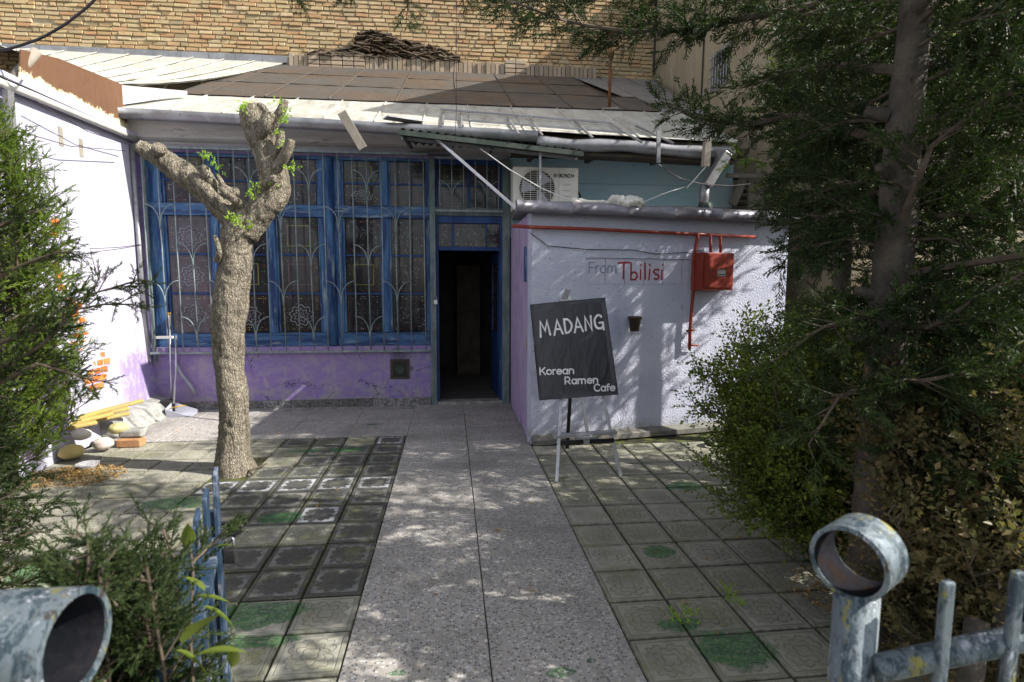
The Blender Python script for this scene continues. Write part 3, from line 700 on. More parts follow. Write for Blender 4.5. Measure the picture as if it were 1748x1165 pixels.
def sheet(x0, x1, y0a, y0b, y1a, y1b, lift, mat, name='roof_sheet', xt0=None, xt1=None):
    """thin sheet with a standing seam on its right side; y0 = eave side, y1 = ridge side; xt = x at the ridge side"""
    xt0 = x0 if xt0 is None else xt0; xt1 = x1 if xt1 is None else xt1
    m = MB(); n = 4; k = 5
    for s_ in (0, .006):
        base = len(m.v)
        for i in range(n+1):
            for j in range(k+1):
                u = i/n; t = j/k; ya = y0a+(y0b-y0a)*u; yb = y1a+(y1b-y1a)*u; y = ya+(yb-ya)*t
                x = (x0+(x1-x0)*u)*(1-t)+(xt0+(xt1-xt0)*u)*t
                wv = .008*noise.noise(Vector((x*3, y*3, lift*9)))
                m.v.append((x, y, rz(x, y)+lift+wv+s_))
        for i in range(n):
            for j in range(k):
                a = base+i*(k+1)+j
                f = (a, a+k+1, a+k+2, a+1); m.f.append(f if s_ else f[::-1])
    o = m.build(name, mat, roof, True)
    if mat == 'brown_roof': MB().tube([(x0+.015+(x1-x0-.03)*t, y1a-.01+.006*math.sin(t*9+x0), rz(0, y1a)+lift+.006) for t in np.linspace(0, 1, 6)], .008, 5).build('seam', 'darkwood', roof, True)
    s2 = MB()
    y0, y1 = y0b, y1b
    s2.tube([(x1+(xt1-x1)*t+.004*math.sin(t*20), y0+(y1-y0)*t, rz(0, y0+(y1-y0)*t)+lift+.012) for t in np.linspace(0, 1, 7)], .011, 6)
    s2.build('seam', mat, roof, True)
xs = [-3.74, -3.15, -2.57, -2.0, -1.42, -.85, -.3, .25, .85, 1.5, 2.15, 2.75, 3.28]
for a, b2 in zip(xs, xs[1:]):
    sheet(a, b2, eY(a)-.02, eY(b2)-.02, 8.12, 8.12, .01, 'white_roof')
xb = [-3.55, -3.2, -2.42, -1.6, -.72, .1, .9, 1.72, 2.5, 3.0]
for (y0, y1) in ((8.05, 9.25), (9.22, 10.45), (10.42, 11.96)):
    for a, b2 in zip(xb, xb[1:]):
        if a > 2.4 and y0 > 9: continue
        sheet(a, b2, y0, y0, y1, y1, .028-(.004 if y0 > 9 else 0)-(.004 if y0 > 10 else 0), 'brown_roof')
for (a, b2) in ((2.5, 3.1), (3.1, 3.7), (3.7, 4.27)):
    sheet(a if a > 2.6 else 3.05, b2 if b2 < 4 else 3.55, 8.1, 8.1, 11.96, 11.96, .012, 'galv', xt0=a, xt1=b2) if a < 3.6 else sheet(3.55, 3.6, 8.1, 8.1, 11.96, 11.96, .012, 'galv', xt0=a, xt1=b2)
MB().prism([(-3.76, 7.2, 3.3), (-3.76, 11.98, 3.3), (-3.76, 11.98, 5.8), (-3.76, 7.2, 3.57)], (.03, 0, 0)).build('gable', 'cornice', roof)
MB().beam((-.7, 6.58, 3.43), (-.32, 6.78, 3.44), .16, .015).build('flashing_patch', 'galv', roof)
MB().prism([(-3.75, 7.15, 3.62), (-3.75, 7.15, 3.84), (-3.3, 7.8, 4.0), (-3.3, 7.8, 3.95)], (.02, -.01, 0)).build('step_flashing', 'galv', roof)

# loose plank hooked on the eave
pl = MB().beam(Yp(583, 192, 6.55), Yp(620, 254, 6.6), .1, .03, (0, -1, 0)).build('plank', 'oldwood', bevel=.004)
tag(pl, 'short grey weathered board hanging askew from the white eave above the blue windows', 'plank')
# steel frame lying on the roof
fr = thing('steel_frame', 'thin steel frame lying on the pale roof sheets above the dark awning', 'metal frame')
def RP(x, y, l=.05):
    d = ray(x, y); t = (3.45-RS*6.85+l-CH)/(d[2]-RS*d[1]); return CAM+d*t
for p, q in [((752, 187), (1040, 210)), ((757, 203), (1080, 228)), ((786, 190), (790, 215)), ((866, 200), (886, 230)), ((905, 200), (926, 232)), ((1040, 210), (1095, 243)), ((980, 205), (1012, 236)), ((1085, 215), (1150, 245)), ((758, 187), (756, 212))]:
    MB().beam(RP(*p), RP(*q), .02, .02).build('frame_bar', 'alu' if p[0] in (905, 1040) else 'galv', fr)
# rusty vent pole on the roof
a = RP(1040, 190, 0); tp = a+np.array([0, 0, 1.3])
po = thing('roof_pole', 'thin rusty brown pole standing on the dark roof in front of the brick wall', 'pole')
MB().tube([a, tp], .022, 8).build('pole', 'rustpipe', po, True)
MB().beam(a+np.array([-.1, 0, .02]), a+np.array([.12, -.05, .02]), .09, .03).build('foot', 'oldwood', po)

# awning over the door
aw = thing('door_awning', 'dark green corrugated awning over the doorway held up by thin struts', 'awning')
A0, A1, B0, B1 = Vector((-.53, 6.24, 3.22)), Vector((1.46, 6.24, 3.05)), Vector((-.5, 7.2, 3.3)), Vector((1.5, 7.0, 3.18))
m = MB(); n = 44
for s_ in (0, .004):
    base = len(m.v)
    for i in range(n+1):
        u = i/n
        for j in (0, 1):
            P = A0.lerp(A1, u).lerp(B0.lerp(B1, u), j); m.v.append((P.x, P.y, P.z+(.017 if i % 2 else -.017)+s_))
    for i in range(n): m.f.append((base+2*i, base+2*i+2, base+2*i+3, base+2*i+1) if s_ else (base+2*i+1, base+2*i+3, base+2*i+2, base+2*i))
m.build('corrugated_sheet', 'dark_metal', aw)
MB().beam(A0+Vector((0, -.01, -.035)), A1+Vector((0, -.01, -.035)), .03, .05).build('front_rail', 'dark_metal', aw)
MB().beam(A0+Vector((0, .3, -.02)), A1+Vector((0, .3, -.02)), .03, .03).build('purlin', 'galv', aw)
for u in (.02, .5, .98): MB().beam(A0.lerp(A1, u)+Vector((0, 0, -.05)), B0.lerp(B1, u)+Vector((0, 0, -.05)), .03, .03).build('arm', 'dark_metal', aw)
MB().beam(Yp(745, 237, 6.35), Yp(881, 356, 5.75), .025, .025).build('strut', 'alu', aw)
MB().beam(Yp(922, 252, 6.3), Yp(922, 351, 6.3), .025, .025).build('strut', 'galv', aw)
MB().tube([Yp(820, 254, 6.3), Yp(870, 290, 6.1), Yp(925, 322, 6.0), Yp(975, 343, 5.9)], .006, 5).build('rope', 'cord', aw)

# upper turquoise wall above the annex
uw = MB().box((.775, WY, 2.2), (3.76, WY+.12, 2.9)); uw.box((.775, WY+.006, 2.905), (3.76, WY+.12, 3.24)); uw.build('upper_wall', 'bluewall', house)
MB().box((.775, WY-.02, 2.44), (3.76, WY-.001, 2.63)).build('skirting_board', 'cornice', house)
MB().box((3.76, WY+.01, .0), (3.8, 12, 3.3)).build('side_wall', 'bluewall', house)

# ------------------------------------------------------------------ annex
an_ = thing('annex', 'low flat roofed annex with rough lilac stucco front and purple painted side', 'annex')
P0, P1 = (.785, 5.45), (3.75, 5.97)
fn = Vector((P1[1]-P0[1], -(P1[0]-P0[0]), 0)).normalized(); ft = Vector((P1[0]-P0[0], P1[1]-P0[1], 0)).normalized()
def FP(s, z, o=0.):
    return Vector((P0[0], P0[1], z))+ft*s+fn*o
def fs(x, y, off=0.):
    """pixel to (s, z) on the annex front"""
    d = ray(x, y); n_ = np.array(fn); k = ((np.array([P0[0], P0[1], 0])+n_*off-CAM)@n_)/(d@n_); p = CAM+d*k
    return float((p-np.array([P0[0], P0[1], 0]))@np.array(ft)), float(p[2])
FT = .12
# front wall with a recess for the lettered panel
s0, z1 = fs(1000, 440); s1, z0 = fs(1195, 486)
m = MB()
def fbox(m, a, b2, za, zb, o0, o1):
    m.hexa([FP(a, za, o0), FP(b2, za, o0), FP(b2, za, o1), FP(a, za, o1)][::-1], [FP(a, zb, o0), FP(b2, zb, o0), FP(b2, zb, o1), FP(a, zb, o1)][::-1])
fbox(m, 0.0, s0, 0, 2.3, -FT, 0); fbox(m, s1, 3.0, 0, 2.3, -FT, 0); fbox(m, s0, s1, 0, z0, -FT, 0); fbox(m, s0, s1, z1, 2.3, -FT, 0)
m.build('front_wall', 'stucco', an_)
m = MB(); ns = 6
for i in range(ns):
    a = s0+(s1-s0)*i/ns; fbox(m := MB(), a+.003, a+(s1-s0)/ns-.003, z0+.003, z1-.003, -.05, -.014); m.build('panel_tile', 'panel_tile', an_)
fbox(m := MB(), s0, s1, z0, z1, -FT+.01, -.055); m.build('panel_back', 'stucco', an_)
MB().box((.787, 5.62, 0), (.9, WY-.001, 2.3)).build('side_wall', 'side', an_)
MB().box((.782, 5.46, 0.0), (.8, 5.9, 2.3)).build('corner_board', 'side', an_)
m = MB()
for i in range(5):
    y = 6.2+i*.18; m.box((.772, y, .02), (.787, y+.1, 2.28))
m.build('side_boards', 'side', an_)
q0, q1 = Xp(885, 408, .78), Xp(892, 465, .78)
MB().box((.765, 5.78, 1.62), (.784, 5.9, 1.98)).build('painted_plaque', 'blue', an_)
swp(MB(), [(-.07, -.0), (0, -.01), (0, .09), (-.07, .05)], P0[0]+.02, 3.75, lambda x: P0[1]+(x-P0[0])*.1754, lambda x: 0.0).build('plinth', 'plinth', an_)
m = MB(); m.prism([(.62, 5.3, 2.3), (3.9, 5.86, 2.3), (3.76, WY-.02, 2.42), (.8, WY-.02, 2.42)], (0, 0, .03)); m.build('flat_roof', 'galv', an_)
pr_ = [(-.02, .07), (-.1, .065), (-.15, .03), (-.155, -.03), (-.12, -.06), (-.02, -.035)]
nse = 6
for i in range(nse):
    xa = .62+(3.9-.62)*i/nse; xb_ = .62+(3.9-.62)*(i+1)/nse+.012
    swp(MB(), [(p[0]-.002*(i % 2), p[1]+.003*(i % 2)) for p in pr_], xa, xb_, lambda x: 5.45+(x-.785)*.1754+.01, lambda x: 2.32, 3).build('eave_flashing', 'galv_lilac', an_, True)
# hanging wire along the stucco
m = MB()
wp = [(905, 398), (935, 420), (1000, 426), (1080, 427), (1120, 434), (1170, 431), (1198, 428)]
pts = [FP(*fs(x, y, .01), .01) for x, y in wp]; m.tube(pts, .004, 5); m.build('wire', 'wire', an_)

# red gas pipes and meter box
gp_ = thing('gas_pipe', 'red painted gas pipe running along the stucco wall and dropping beside the box', 'pipe')
def ftube(pl_, r, mat, name, parent, off=.05, n=10):
    return MB().tube([FP(*fs(x, y, off), off) for x, y in pl_], r, n).build(name, mat, parent, True)
ftube([(875, 386), (905, 388), (1000, 391), (1120, 397), (1187, 400), (1290, 405)], .017, 'redpaint', 'pipe', gp_)
ftube([(1191, 401), (1190, 408), (1184, 440), (1183, 500), (1178, 560), (1177, 596)], .017, 'redpaint', 'riser', gp_)
ftube([(1177, 590), (1192, 590)], .01, 'redpaint', 'valve', gp_)
ftube([(1172, 565), (1186, 564)], .012, 'rustpipe', 'clamp', gp_)
ftube([(1213, 402), (1213, 432)], .014, 'redpaint', 'connector', gp_, .06); ftube([(1230, 404), (1230, 434)], .014, 'redpaint', 'connector', gp_, .08)
bx = thing('gas_meter_box', 'red steel meter box with a small window mounted on the stucco wall', 'meter box')
sa, zt = fs(1200, 431, .2); sb, zb = fs(1252, 496, .2)
m = MB(); fbox(m, sa, sb, zb, zt, .004, .19); m.build('body', 'redpaint', bx, bevel=.008)
wa, wt = fs(1225, 460, .2); wb, wbz = fs(1240, 473, .2)
m = MB(); fbox(m, sa+.03, wa, zb+.03, zt-.03, .192, .2); fbox(m, wb, sb-.015, zb+.03, zt-.03, .192, .2); fbox(m, wa, wb, zb+.03, wbz, .192, .2); fbox(m, wa, wb, wt, zt-.03, .192, .2); m.build('door', 'redpaint', bx)
m = MB(); fbox(m, wa+.005, wb-.005, wbz+.005, wt-.005, .191, .194); m.build('meter_window', 'alu', bx)
m = MB(); fbox(m, wa+.01, wb-.015, wbz+.02, wbz+.03, .1945, .197); m.build('counter', 'black_plastic', bx)
# brown plant pot hung on the wall
c_ = FP(*fs(1083, 553, .07), .075)
pt = thing('plant_pot', 'small dark brown plastic plant pot hung on the stucco wall', 'plant pot')
MB().lathe([(.001, -.075), (.045, -.075), (.062, .05), (.072, .05), (.072, .075), (.066, .075), (.064, .052), (.056, .04), (.04, -.05), (.001, -.05)], tuple(c_), 20).build('pot', 'brown_plastic', pt, True)
MB().lathe([(.001, .03), (.05, .035)], tuple(c_), 12).build('soil', 'soil', pt)
MB().tube([c_+Vector((0, .07, .06)), c_+Vector((0, .02, .06))], .006, 5).build('nail', 'wire', pt)

# ------------------------------------------------------------------ lettering from pen strokes
def arc(cx, cy, rx, ry, a0, a1, n=12):
    return [(cx+rx*math.cos(math.radians(a0+(a1-a0)*i/n)), cy+ry*math.sin(math.radians(a0+(a1-a0)*i/n))) for i in range(n+1)]
FONT = {  # unit: cap height 1, origin bottom-left; (advance, strokes)
 'K': (.72, [[(.06, 0), (.06, 1)], [(.62, 1), (.08, .42)], [(.25, .6), (.66, 0)]]),
 'R': (.74, [[(.06, 0), (.06, 1), (.36, 1)]+arc(.36, .69, .24, .31, 90, -90)+[(.06, .38)], [(.36, .38), (.62, 0)]]),
 'C': (.78, [arc(.42, .5, .38, .5, 45, 315, 18)]),
 'o': (.66, [arc(.33, .34, .28, .34, 0, 360, 20)]),
 'r': (.42, [[(.07, 0), (.07, .68)], arc(.3, .4, .23, .28, 180, 75, 6)]),
 'e': (.66, [[(.07, .36), (.6, .36)]+arc(.33, .34, .28, .34, 5, 320, 18)]),
 'a': (.66, [arc(.31, .34, .26, .34, 0, 360, 18), [(.57, .68), (.57, 0)]]),
 'n': (.64, [[(.07, 0), (.07, .68)], [(.07, .42)]+arc(.31, .42, .24, .26, 180, 0, 8)+[(.55, 0)]]),
 'm': (1.02, [[(.07, 0), (.07, .68)], [(.07, .44)]+arc(.28, .44, .21, .24, 180, 0, 8)+[(.49, 0)], [(.49, .44)]+arc(.7, .44, .21, .24, 180, 0, 8)+[(.91, 0)]]),
 'f': (.4, [[(.14, 0), (.14, .75)]+arc(.32, .78, .18, .2, 180, 85, 6), [(.0, .62), (.36, .62)]]),
 'F': (.6, [[(.05, 0), (.06, 1), (.55, 1)], [(.06, .52), (.45, .54)]]),
 'T': (.72, [[(.0, .98), (.7, 1)], [(.36, 1), (.34, 0)]]),
 'b': (.5, [[(.05, 1), (.06, 0)]+arc(.22, .2, .2, .22, 250, 470, 10)[0:]+[(.08, .36)]]),
 'i': (.26, [[(.08, 0), (.09, .6)], [(.09, .84), (.1, .9)]]),
 'l': (.26, [[(.08, 0), (.08, .98)]]),
 's': (.46, [[(.4, .58)]+arc(.22, .48, .17, .14, 45, 260, 8)+arc(.22, .16, .18, .16, 90, -140, 8)]),
 'M': (1.0, [[(.02, -.1), (.12, .95), (.42, .3), (.62, 1.0), (.78, 0)]]),
 'A': (.78, [[(.02, -.02), (.34, 1.0), (.68, .0)], [(.16, .36), (.54, .36)]]),
 'D': (.72, [[(.08, .0), (.06, 1.0)]+arc(.12, .5, .48, .5, 85, -85, 12)+[(.08, .0)]]),
 'N': (.72, [[(.06, 0), (.1, 1.0), (.52, .02), (.56, 1.02)]]),
 'G': (.8, [[(.6, .86)]+arc(.4, .5, .36, .5, 60, 325, 14)+[(.68, .42), (.42, .42)], [(.68, .42), (.7, -.08)]]),
 'B': (.72, [[(.06, 0), (.06, 1), (.36, 1)]+arc(.38, .76, .2, .24, 90, -90, 6)+[(.06, .52), (.4, .52)]+arc(.4, .26, .22, .26, 90, -90, 6)+[(.06, 0)]]),
 'O': (.84, [arc(.42, .5, .36, .5, 0, 360, 18)]),
 'S': (.66, [[(.56, .85)]+arc(.32, .74, .22, .25, 60, 260, 8)+arc(.32, .25, .24, .25, 80, -130, 8)]),
 'H': (.78, [[(.06, 0), (.06, 1)], [(.68, 0), (.68, 1)], [(.06, .5), (.68, .5)]]),
}
def letters(text, origin, ux, uy, h, wd, lift, name, mat, parent, jit=0., track=1., yoff=None, round_=True):
    """flat print: ribbons laid a hair above the surface; ux, uy unit vectors of the surface"""
    ux, uy = Vector(ux).normalized(), Vector(uy).normalized(); nz = ux.cross(uy).normalized(); o = Vector(origin); x = 0
    k_ = 0
    for ci, ch in enumerate(text):
        if ch == ' ': x += .4*h; continue
        adv, strokes = FONT[ch]; m = MB(); jy = yoff[ci] if yoff else 0
        for st in strokes:
            k_ += 1
            P = [Vector((x+p[0]*h*track+random.uniform(-jit, jit), p[1]*h+jy+random.uniform(-jit, jit))) for p in st]
            n = len(P); L = []; Rr = []
            for i in range(n):
                a = P[max(i-1, 0)]; b2 = P[min(i+1, n-1)]
                if i == 0 or i == n-1:
                    d = (b2-a).normalized(); nn = Vector((-d.y, d.x)); off = nn*wd/2
                    e = P[i]+(d*(-wd*.4) if i == 0 else d*wd*.4)
                    ends = e
                    L.append(P[i]+off); Rr.append(P[i]-off)
                else:
                    d1 = (P[i]-a).normalized(); d2_ = (b2-P[i]).normalized(); n1 = Vector((-d1.y, d1.x)); n2 = Vector((-d2_.y, d2_.x))
                    mm = (n1+n2); mm = mm.normalized() if mm.length > .1 else n1; sc_ = min(1/max(mm.dot(n1), .35), 2.2)
                    L.append(P[i]+mm*wd/2*sc_); Rr.append(P[i]-mm*wd/2*sc_)
            zz = lift+.00025*(k_ % 4)
            W = lambda p: tuple(o+ux*p.x+uy*p.y+nz*zz)
            base = len(m.v); m.v += [W(p) for p in L]+[W(p) for p in Rr]
            for i in range(n-1): m.f.append((base+i+n, base+i+n+1, base+i+1, base+i))
            if round_:
                for (i, j) in ((0, 1), (n-1, n-2)):
                    d = (P[i]-P[j]).normalized(); a0 = math.atan2(d.y, d.x); b0 = len(m.v)
                    fan = [P[i]+Vector((math.cos(a0+t), math.sin(a0+t)))*wd/2 for t in np.linspace(-PI/2, PI/2, 7)]
                    m.v += [W(p) for p in fan]; m.f.append(tuple(range(b0, b0+7)))
        m.build(name, mat, parent)
        x += adv*h*track*1.08
    return x
PS, PZ = fs(1005, 466, -.012)
letters('From', FP(PS, PZ, -.012), ft, (0, 0, 1), .105, .011, .001, 'lettering', 'grey_print', an_, .0035, 1.05)
PS, PZ = fs(1054, 477, -.012); PE, _ = fs(1140, 477, -.012)
letters('Tbilisi', FP(PS, PZ, -.012), ft, (0, 0, 1), .168, .017, .001, 'lettering', 'red_print', an_, .005, (PE-PS)/(.168*1.08*2.9))

# ------------------------------------------------------------------ easel with the cafe board
ea = thing('easel', 'silver aluminium easel standing on the tiles in front of the stucco wall', 'easel')
EY = 4.62
TL, TR, BR, BL = Yp(905, 520, 4.66), Yp(1033, 508, 4.66), Yp(1056, 674, 4.52), Yp(921, 684, 4.52)
Lb, Rb = G(950, 823), G(1060, 815); top = Yp(970, 500, 4.74); bk = G(968, 765)
def prof_leg(p, q, wd=.028, dp=.02, name='leg', mat='alu'):
    return MB().beam(p, q, wd, dp, (0, 1, 0)).build(name, mat, ea, bevel=.003)
prof_leg(Lb, Yp(962, 600, 4.72)); prof_leg(Rb, Yp(1012, 600, 4.72)); prof_leg(bk, Yp(980, 560, 4.9), .03, .03, 'rear_leg', 'blacktin')
prof_leg(Yp(1003, 742, 4.56), top, .026, .018, 'mast')
c0, c1 = Yp(944, 745, 4.5), Yp(1052, 738, 4.5)
MB().beam(c0, c1, .05, .03).build('tray', 'alu', ea, bevel=.003)
MB().beam(Yp(950, 757, 4.5), Yp(1048, 752, 4.5), .02, .035).build('crossbar', 'blacktin', ea)
MB().beam(Yp(982, 748, 4.46), Yp(1018, 746, 4.46), .05, .02).build('clamp', 'galv', ea, bevel=.002)
MB().beam(Yp(996, 754, 4.46), Yp(1006, 754, 4.46), .02, .04).build('clamp_knob', 'alu', ea)
for (x, y) in ((992, 747), (1009, 746), (952, 757), (1048, 745), (953, 745)):
    p = Vector(Yp(x, y, 4.44)); MB().tube([p, p+Vector((0, .03, 0))], .007, 8).build('screw', 'alu', ea, True)
MB().beam(Yp(955, 514, 4.68), Yp(984, 511, 4.68), .04, .012).build('top_clip', 'alu', ea, bevel=.003)
MB().beam(Yp(963, 512, 4.7), Yp(970, 494, 4.7), .05, .012, (0, 1, 0)).build('clip_plate', 'galv', ea, bevel=.003)
sg = thing('cafe_sign', 'black banner board lettered in white resting tilted on the silver easel', 'sign')
TLv, TRv, BRv, BLv = map(Vector, (TL, TR, BR, BL)); bn = (TRv-TLv).cross(TLv-BLv).normalized()
if bn.y > 0: bn = -bn
m = MB(); N = 14; base = 0
for s_ in (0, 1):
    for i in range(N+1):
        for j in range(N+1):
            u, v_ = i/N, j/N; P = BLv.lerp(BRv, u).lerp(TLv.lerp(TRv, u), v_)
            e = min(u, 1-u, v_, 1-v_)
            wv = .0015*noise.noise(Vector((u*5+v_*3, v_*4, 3)))*min(1, e*8)
            m.v.append(tuple(P+bn*(wv if not s_ else -.022)))
q = (N+1)**2
for i in range(N):
    for j in range(N):
        a = i*(N+1)+j; m.f.append((a, a+N+1, a+N+2, a+1)); m.f.append((a+q, a+1+q, a+N+2+q, a+N+1+q))
for i in range(N):
    for (a, b2) in ((i*(N+1), (i+1)*(N+1)), (i*(N+1)+N, (i+1)*(N+1)+N), (i, i+1), (N*(N+1)+i, N*(N+1)+i+1)): m.f.append((a, b2, b2+q, a+q))
m.build('banner', 'banner', sg, True)
bux = (BRv-BLv).normalized(); buy = bn.cross(bux)*-1
if buy.z < 0: buy = -buy
def BP(x, y):
    d = Vector(ray(x, y)); c = Vector(CAM); k = (BLv-c).dot(bn)/d.dot(bn); return c+d*k
def btext(text, x0, y0, x1, y1, h, wd, jit=0., yo=None, mat='white_print'):
    a, b2 = BP(x0, y0), BP(x1, y1); wd_m = (b2-a).length
    tot = sum(FONT[c][0] for c in text)*1.08*h
    dx = (b2-a).normalized(); dn = bn
    dy = dn.cross(dx); dy = dy if dy.z > 0 else -dy
    letters(text, a+bn*0, dx, dy, h, wd, .0035, 'lettering', mat, sg, jit, wd_m/tot, yo)
btext('MADANG', 922, 573, 1034, 562, .115, .017, .002, [0, -.004, 0, -.002, .004, .008])
btext('Korean', 921, 640, 981, 638, .056, .0115)
btext('Ramen', 964, 656, 1022, 654, .056, .0115)
btext('Cafe', 1014, 668, 1051, 667, .056, .0115)

# ------------------------------------------------------------------ air conditioner on the annex roof
ac = thing('air_conditioner', 'cream outdoor air conditioning unit on the annex roof against the turquoise wall', 'air conditioner')
AY = 6.75
c00 = Yp(876, 284, AY); c11 = Yp(987, 353, AY); ax0, az1 = c00[0], c00[2]; ax1, az0 = c11[0], c11[2]-.0
az0 = 2.47
MB().box((ax0, AY, az0), (ax1, AY+.28, az1)).build('casing', 'white_plastic', ac, bevel=.012)
fx, fz = ax0+.285, (az0+az1)/2
n = 28; m = MB(); 
m.tube([(fx, AY-.004, fz), (fx, AY+.002, fz)], .215, 32); m.build('fan_recess', 'black_plastic', ac)
m = MB()
for k in range(3):
    a = k*2*PI/3+.6; m.prism([(fx+.03*math.cos(a), AY-.008, fz+.03*math.sin(a)), (fx+.2*math.cos(a-.1), AY-.008, fz+.2*math.sin(a-.1)), (fx+.2*math.cos(a+.7), AY-.008, fz+.2*math.sin(a+.7)), (fx+.03*math.cos(a+1.2), AY-.008, fz+.03*math.sin(a+1.2))], (0, .003, 0))
m.build('fan', 'grey_plastic', ac)
m = MB()
for k in range(17):
    dz = -.2+k*.025; hw_ = math.sqrt(max(.2125**2-dz*dz, 0)); m.tube([(fx-hw_, AY-.014, fz+dz), (fx+hw_, AY-.014, fz+dz)], .0028, 4)
for dx in (-.16, -.08, 0, .08, .16):
    h2 = math.sqrt(.2125**2-dx*dx); m.tube([(fx+dx, AY-.018, fz-h2), (fx+dx, AY-.018, fz+h2)], .0035, 4)
m.build('fan_guard', 'white_plastic', ac)
MB().tube([(fx+.218*math.cos(t), AY-.008, fz+.218*math.sin(t)) for t in np.linspace(0, 2*PI, 33)], .007, 6).build('guard_ring', 'white_plastic', ac, True)
MB().box((ax0+.545, AY-.004, az0+.01), (ax0+.549, AY, az1-.01)).build('panel_seam', 'grey_plastic', ac)
for k in range(4): MB().box((ax0+.6, AY-.006, az0+.1+.065*k), (ax1-.1, AY, az0+.106+.065*k)).build('louvre', 'grey_plastic', ac)
letters('BOSCH', (ax1-.245, AY, az1-.115), (1, 0, 0), (0, 0, 1), .038, .0095, .003, 'lettering', 'black_print', ac, 0, 1.22, None, False)
MB().tube([(ax1-.285+.02*math.cos(t), AY-.003, az1-.096+.02*math.sin(t)) for t in np.linspace(0, 2*PI, 17)], .0028, 4).tube([(ax1-.292, AY-.004, az1-.108), (ax1-.292, AY-.004, az1-.084)], .003, 4).tube([(ax1-.278, AY-.004, az1-.108), (ax1-.278, AY-.004, az1-.084)], .003, 4).tube([(ax1-.292, AY-.004, az1-.096), (ax1-.278, AY-.004, az1-.096)], .003, 4).build('emblem', 'black_print', ac)
for xx in (ax0+.12, ax1-.12): MB().box((xx-.03, AY-.03, 2.44), (xx+.03, AY+.32, az0)).build('foot', 'galv', ac)
MB().tube([(ax1+.005, AY+.1, az0+.25), (ax1+.05, AY+.12, az0+.2), (ax1+.05, AY+.12, az0+.05), (ax1, AY+.2, az0+.02)], .012, 8).build('hose', 'black_plastic', ac, True)

# cloth bundle on the annex eave
cb = MB()
def crumple(m, path, rads, seed, n=14, amp=.45):
    base = len(m.v); k = len(path)
    for i, (p, r) in enumerate(zip(path, rads)):
        p = Vector(p); t = (Vector(path[min(i+1, k-1)])-Vector(path[max(i-1, 0)])).normalized(); a = t.orthogonal().normalized(); a = Vector((0, 0, 1))-t*t.z; a.normalize(); b2 = t.cross(a)
        for j in range(n):
            an2 = 2*PI*j/n; d = a*math.cos(an2)+b2*math.sin(an2)
            q = p+d*r*(1+amp*noise.noise(p*9+d*1.5+Vector((seed, 0, 0)))*1.6); m.v.append(tuple(q))
    for i in range(k-1):
        for j in range(n):
            a0 = base+i*n+j; a1 = base+i*n+(j+1) % n; m.f.append((a0, a1, a1+n, a0+n))
    m.f.append(tuple(range(base, base+n))[::-1]); m.f.append(tuple(range(base+(k-1)*n, base+k*n)))
def pth(pts, Y, n=16):
    P = [Vector(Yp(x, y, Y)) for x, y in pts]; out = []
    for i in np.linspace(0, len(P)-1, n):
        k = min(int(i), len(P)-2); out.append(P[k].lerp(P[k+1], i-k))
    return out
crumple(cb, pth([(974, 342), (990, 349), (1010, 352), (1035, 349), (1048, 346)], 5.55), [.015]+[.035]*13+[.045, .03], 1)
crumple(cb, pth([(985, 343), (1010, 346), (1035, 346)], 5.53), [.01]+[.025]*14+[.01], 2)
crumple(cb, pth([(1036, 348), (1055, 344), (1068, 349), (1082, 345), (1098, 351)], 5.55, 22), [.03, .045, .06]+[.065, .055, .075, .05, .07, .055]*3+[.03], 3, 16, .7)
cbo = cb.build('cloth_bundle', 'cloth', None, True); md = cbo.modifiers.new('s', 'SUBSURF'); md.levels = md.render_levels = 1
tag(cbo, 'crumpled white cloth tied in a bundle along the edge of the annex roof', 'cloth')
# downspout at the right end
ds = thing('downspout', 'bent pale tin downspout with peeling paint at the right end of the eave', 'downspout')
P = [Vector(Yp(x, y, 6.3)) for x, y in ((1240, 262), (1236, 272), (1205, 318))]
MB().prism([Yp(1222, 256, 6.3), Yp(1248, 262, 6.3), Yp(1244, 285, 6.3), Yp(1228, 275, 6.3)], (0, .1, 0)).build('hopper', 'galv', ds)
MB().beam(P[0], P[2], .14, .1).build('elbow', 'galv', ds, bevel=.01)
MB().tube([Yp(1203, 315, 6.32), Yp(1201, 352, 6.32)], .055, 12).build('spout', 'galv', ds, True)
MB().tube([Yp(1196, 352, 6.2), Yp(1212, 353, 6.1)], .05, 12).build('outlet', 'dark_metal', ds, True)
MB().beam(Yp(1124, 224, 6.2), Yp(1124, 278, 6.2), .04, .03, (0, 1, 0)).build('bracket', 'galv', ds)
MB().beam(Yp(1208, 235, 6.2), Yp(1204, 285, 6.2), .07, .08, (0, 1, 0)).build('end_post', 'oldwood', ds)
m = MB(); m.tube(pth([(1122, 280), (1160, 305), (1200, 315), (1250, 318), (1300, 312)], 6.2, 12), .006, 5); m.build('cable', 'wire', ds)
m = MB(); m.tube(pth([(1100, 345), (1135, 330), (1168, 320)], 6.0, 8), .006, 5); m.tube(pth([(1172, 322), (1205, 285)], 6.0, 3), .005, 5); m.build('rope', 'cord', ds)
# timber shed bits beyond the annex
tb = thing('timber_stair', 'dark old timber stair frame behind the right end of the annex', 'stairs')
for (p, q) in (((1250, 350), (1272, 300)), ((1283, 300), (1283, 358)), ((1296, 280), (1296, 358))): MB().beam(Yp(*p, 7.2), Yp(*q, 7.2), .1, .05, (0, 1, 0)).build('post', 'oldwood', tb)
for y in (305, 316, 327, 338, 349): MB().beam(Yp(1255, y, 7.3), Yp(1300, y, 7.3), .12, .03).build('tread', 'darkwood', tb)
MB().beam(Yp(1240, 300, 7.1), Yp(1330, 302, 7.1), .04, .05).build('rail', 'oldwood', tb)

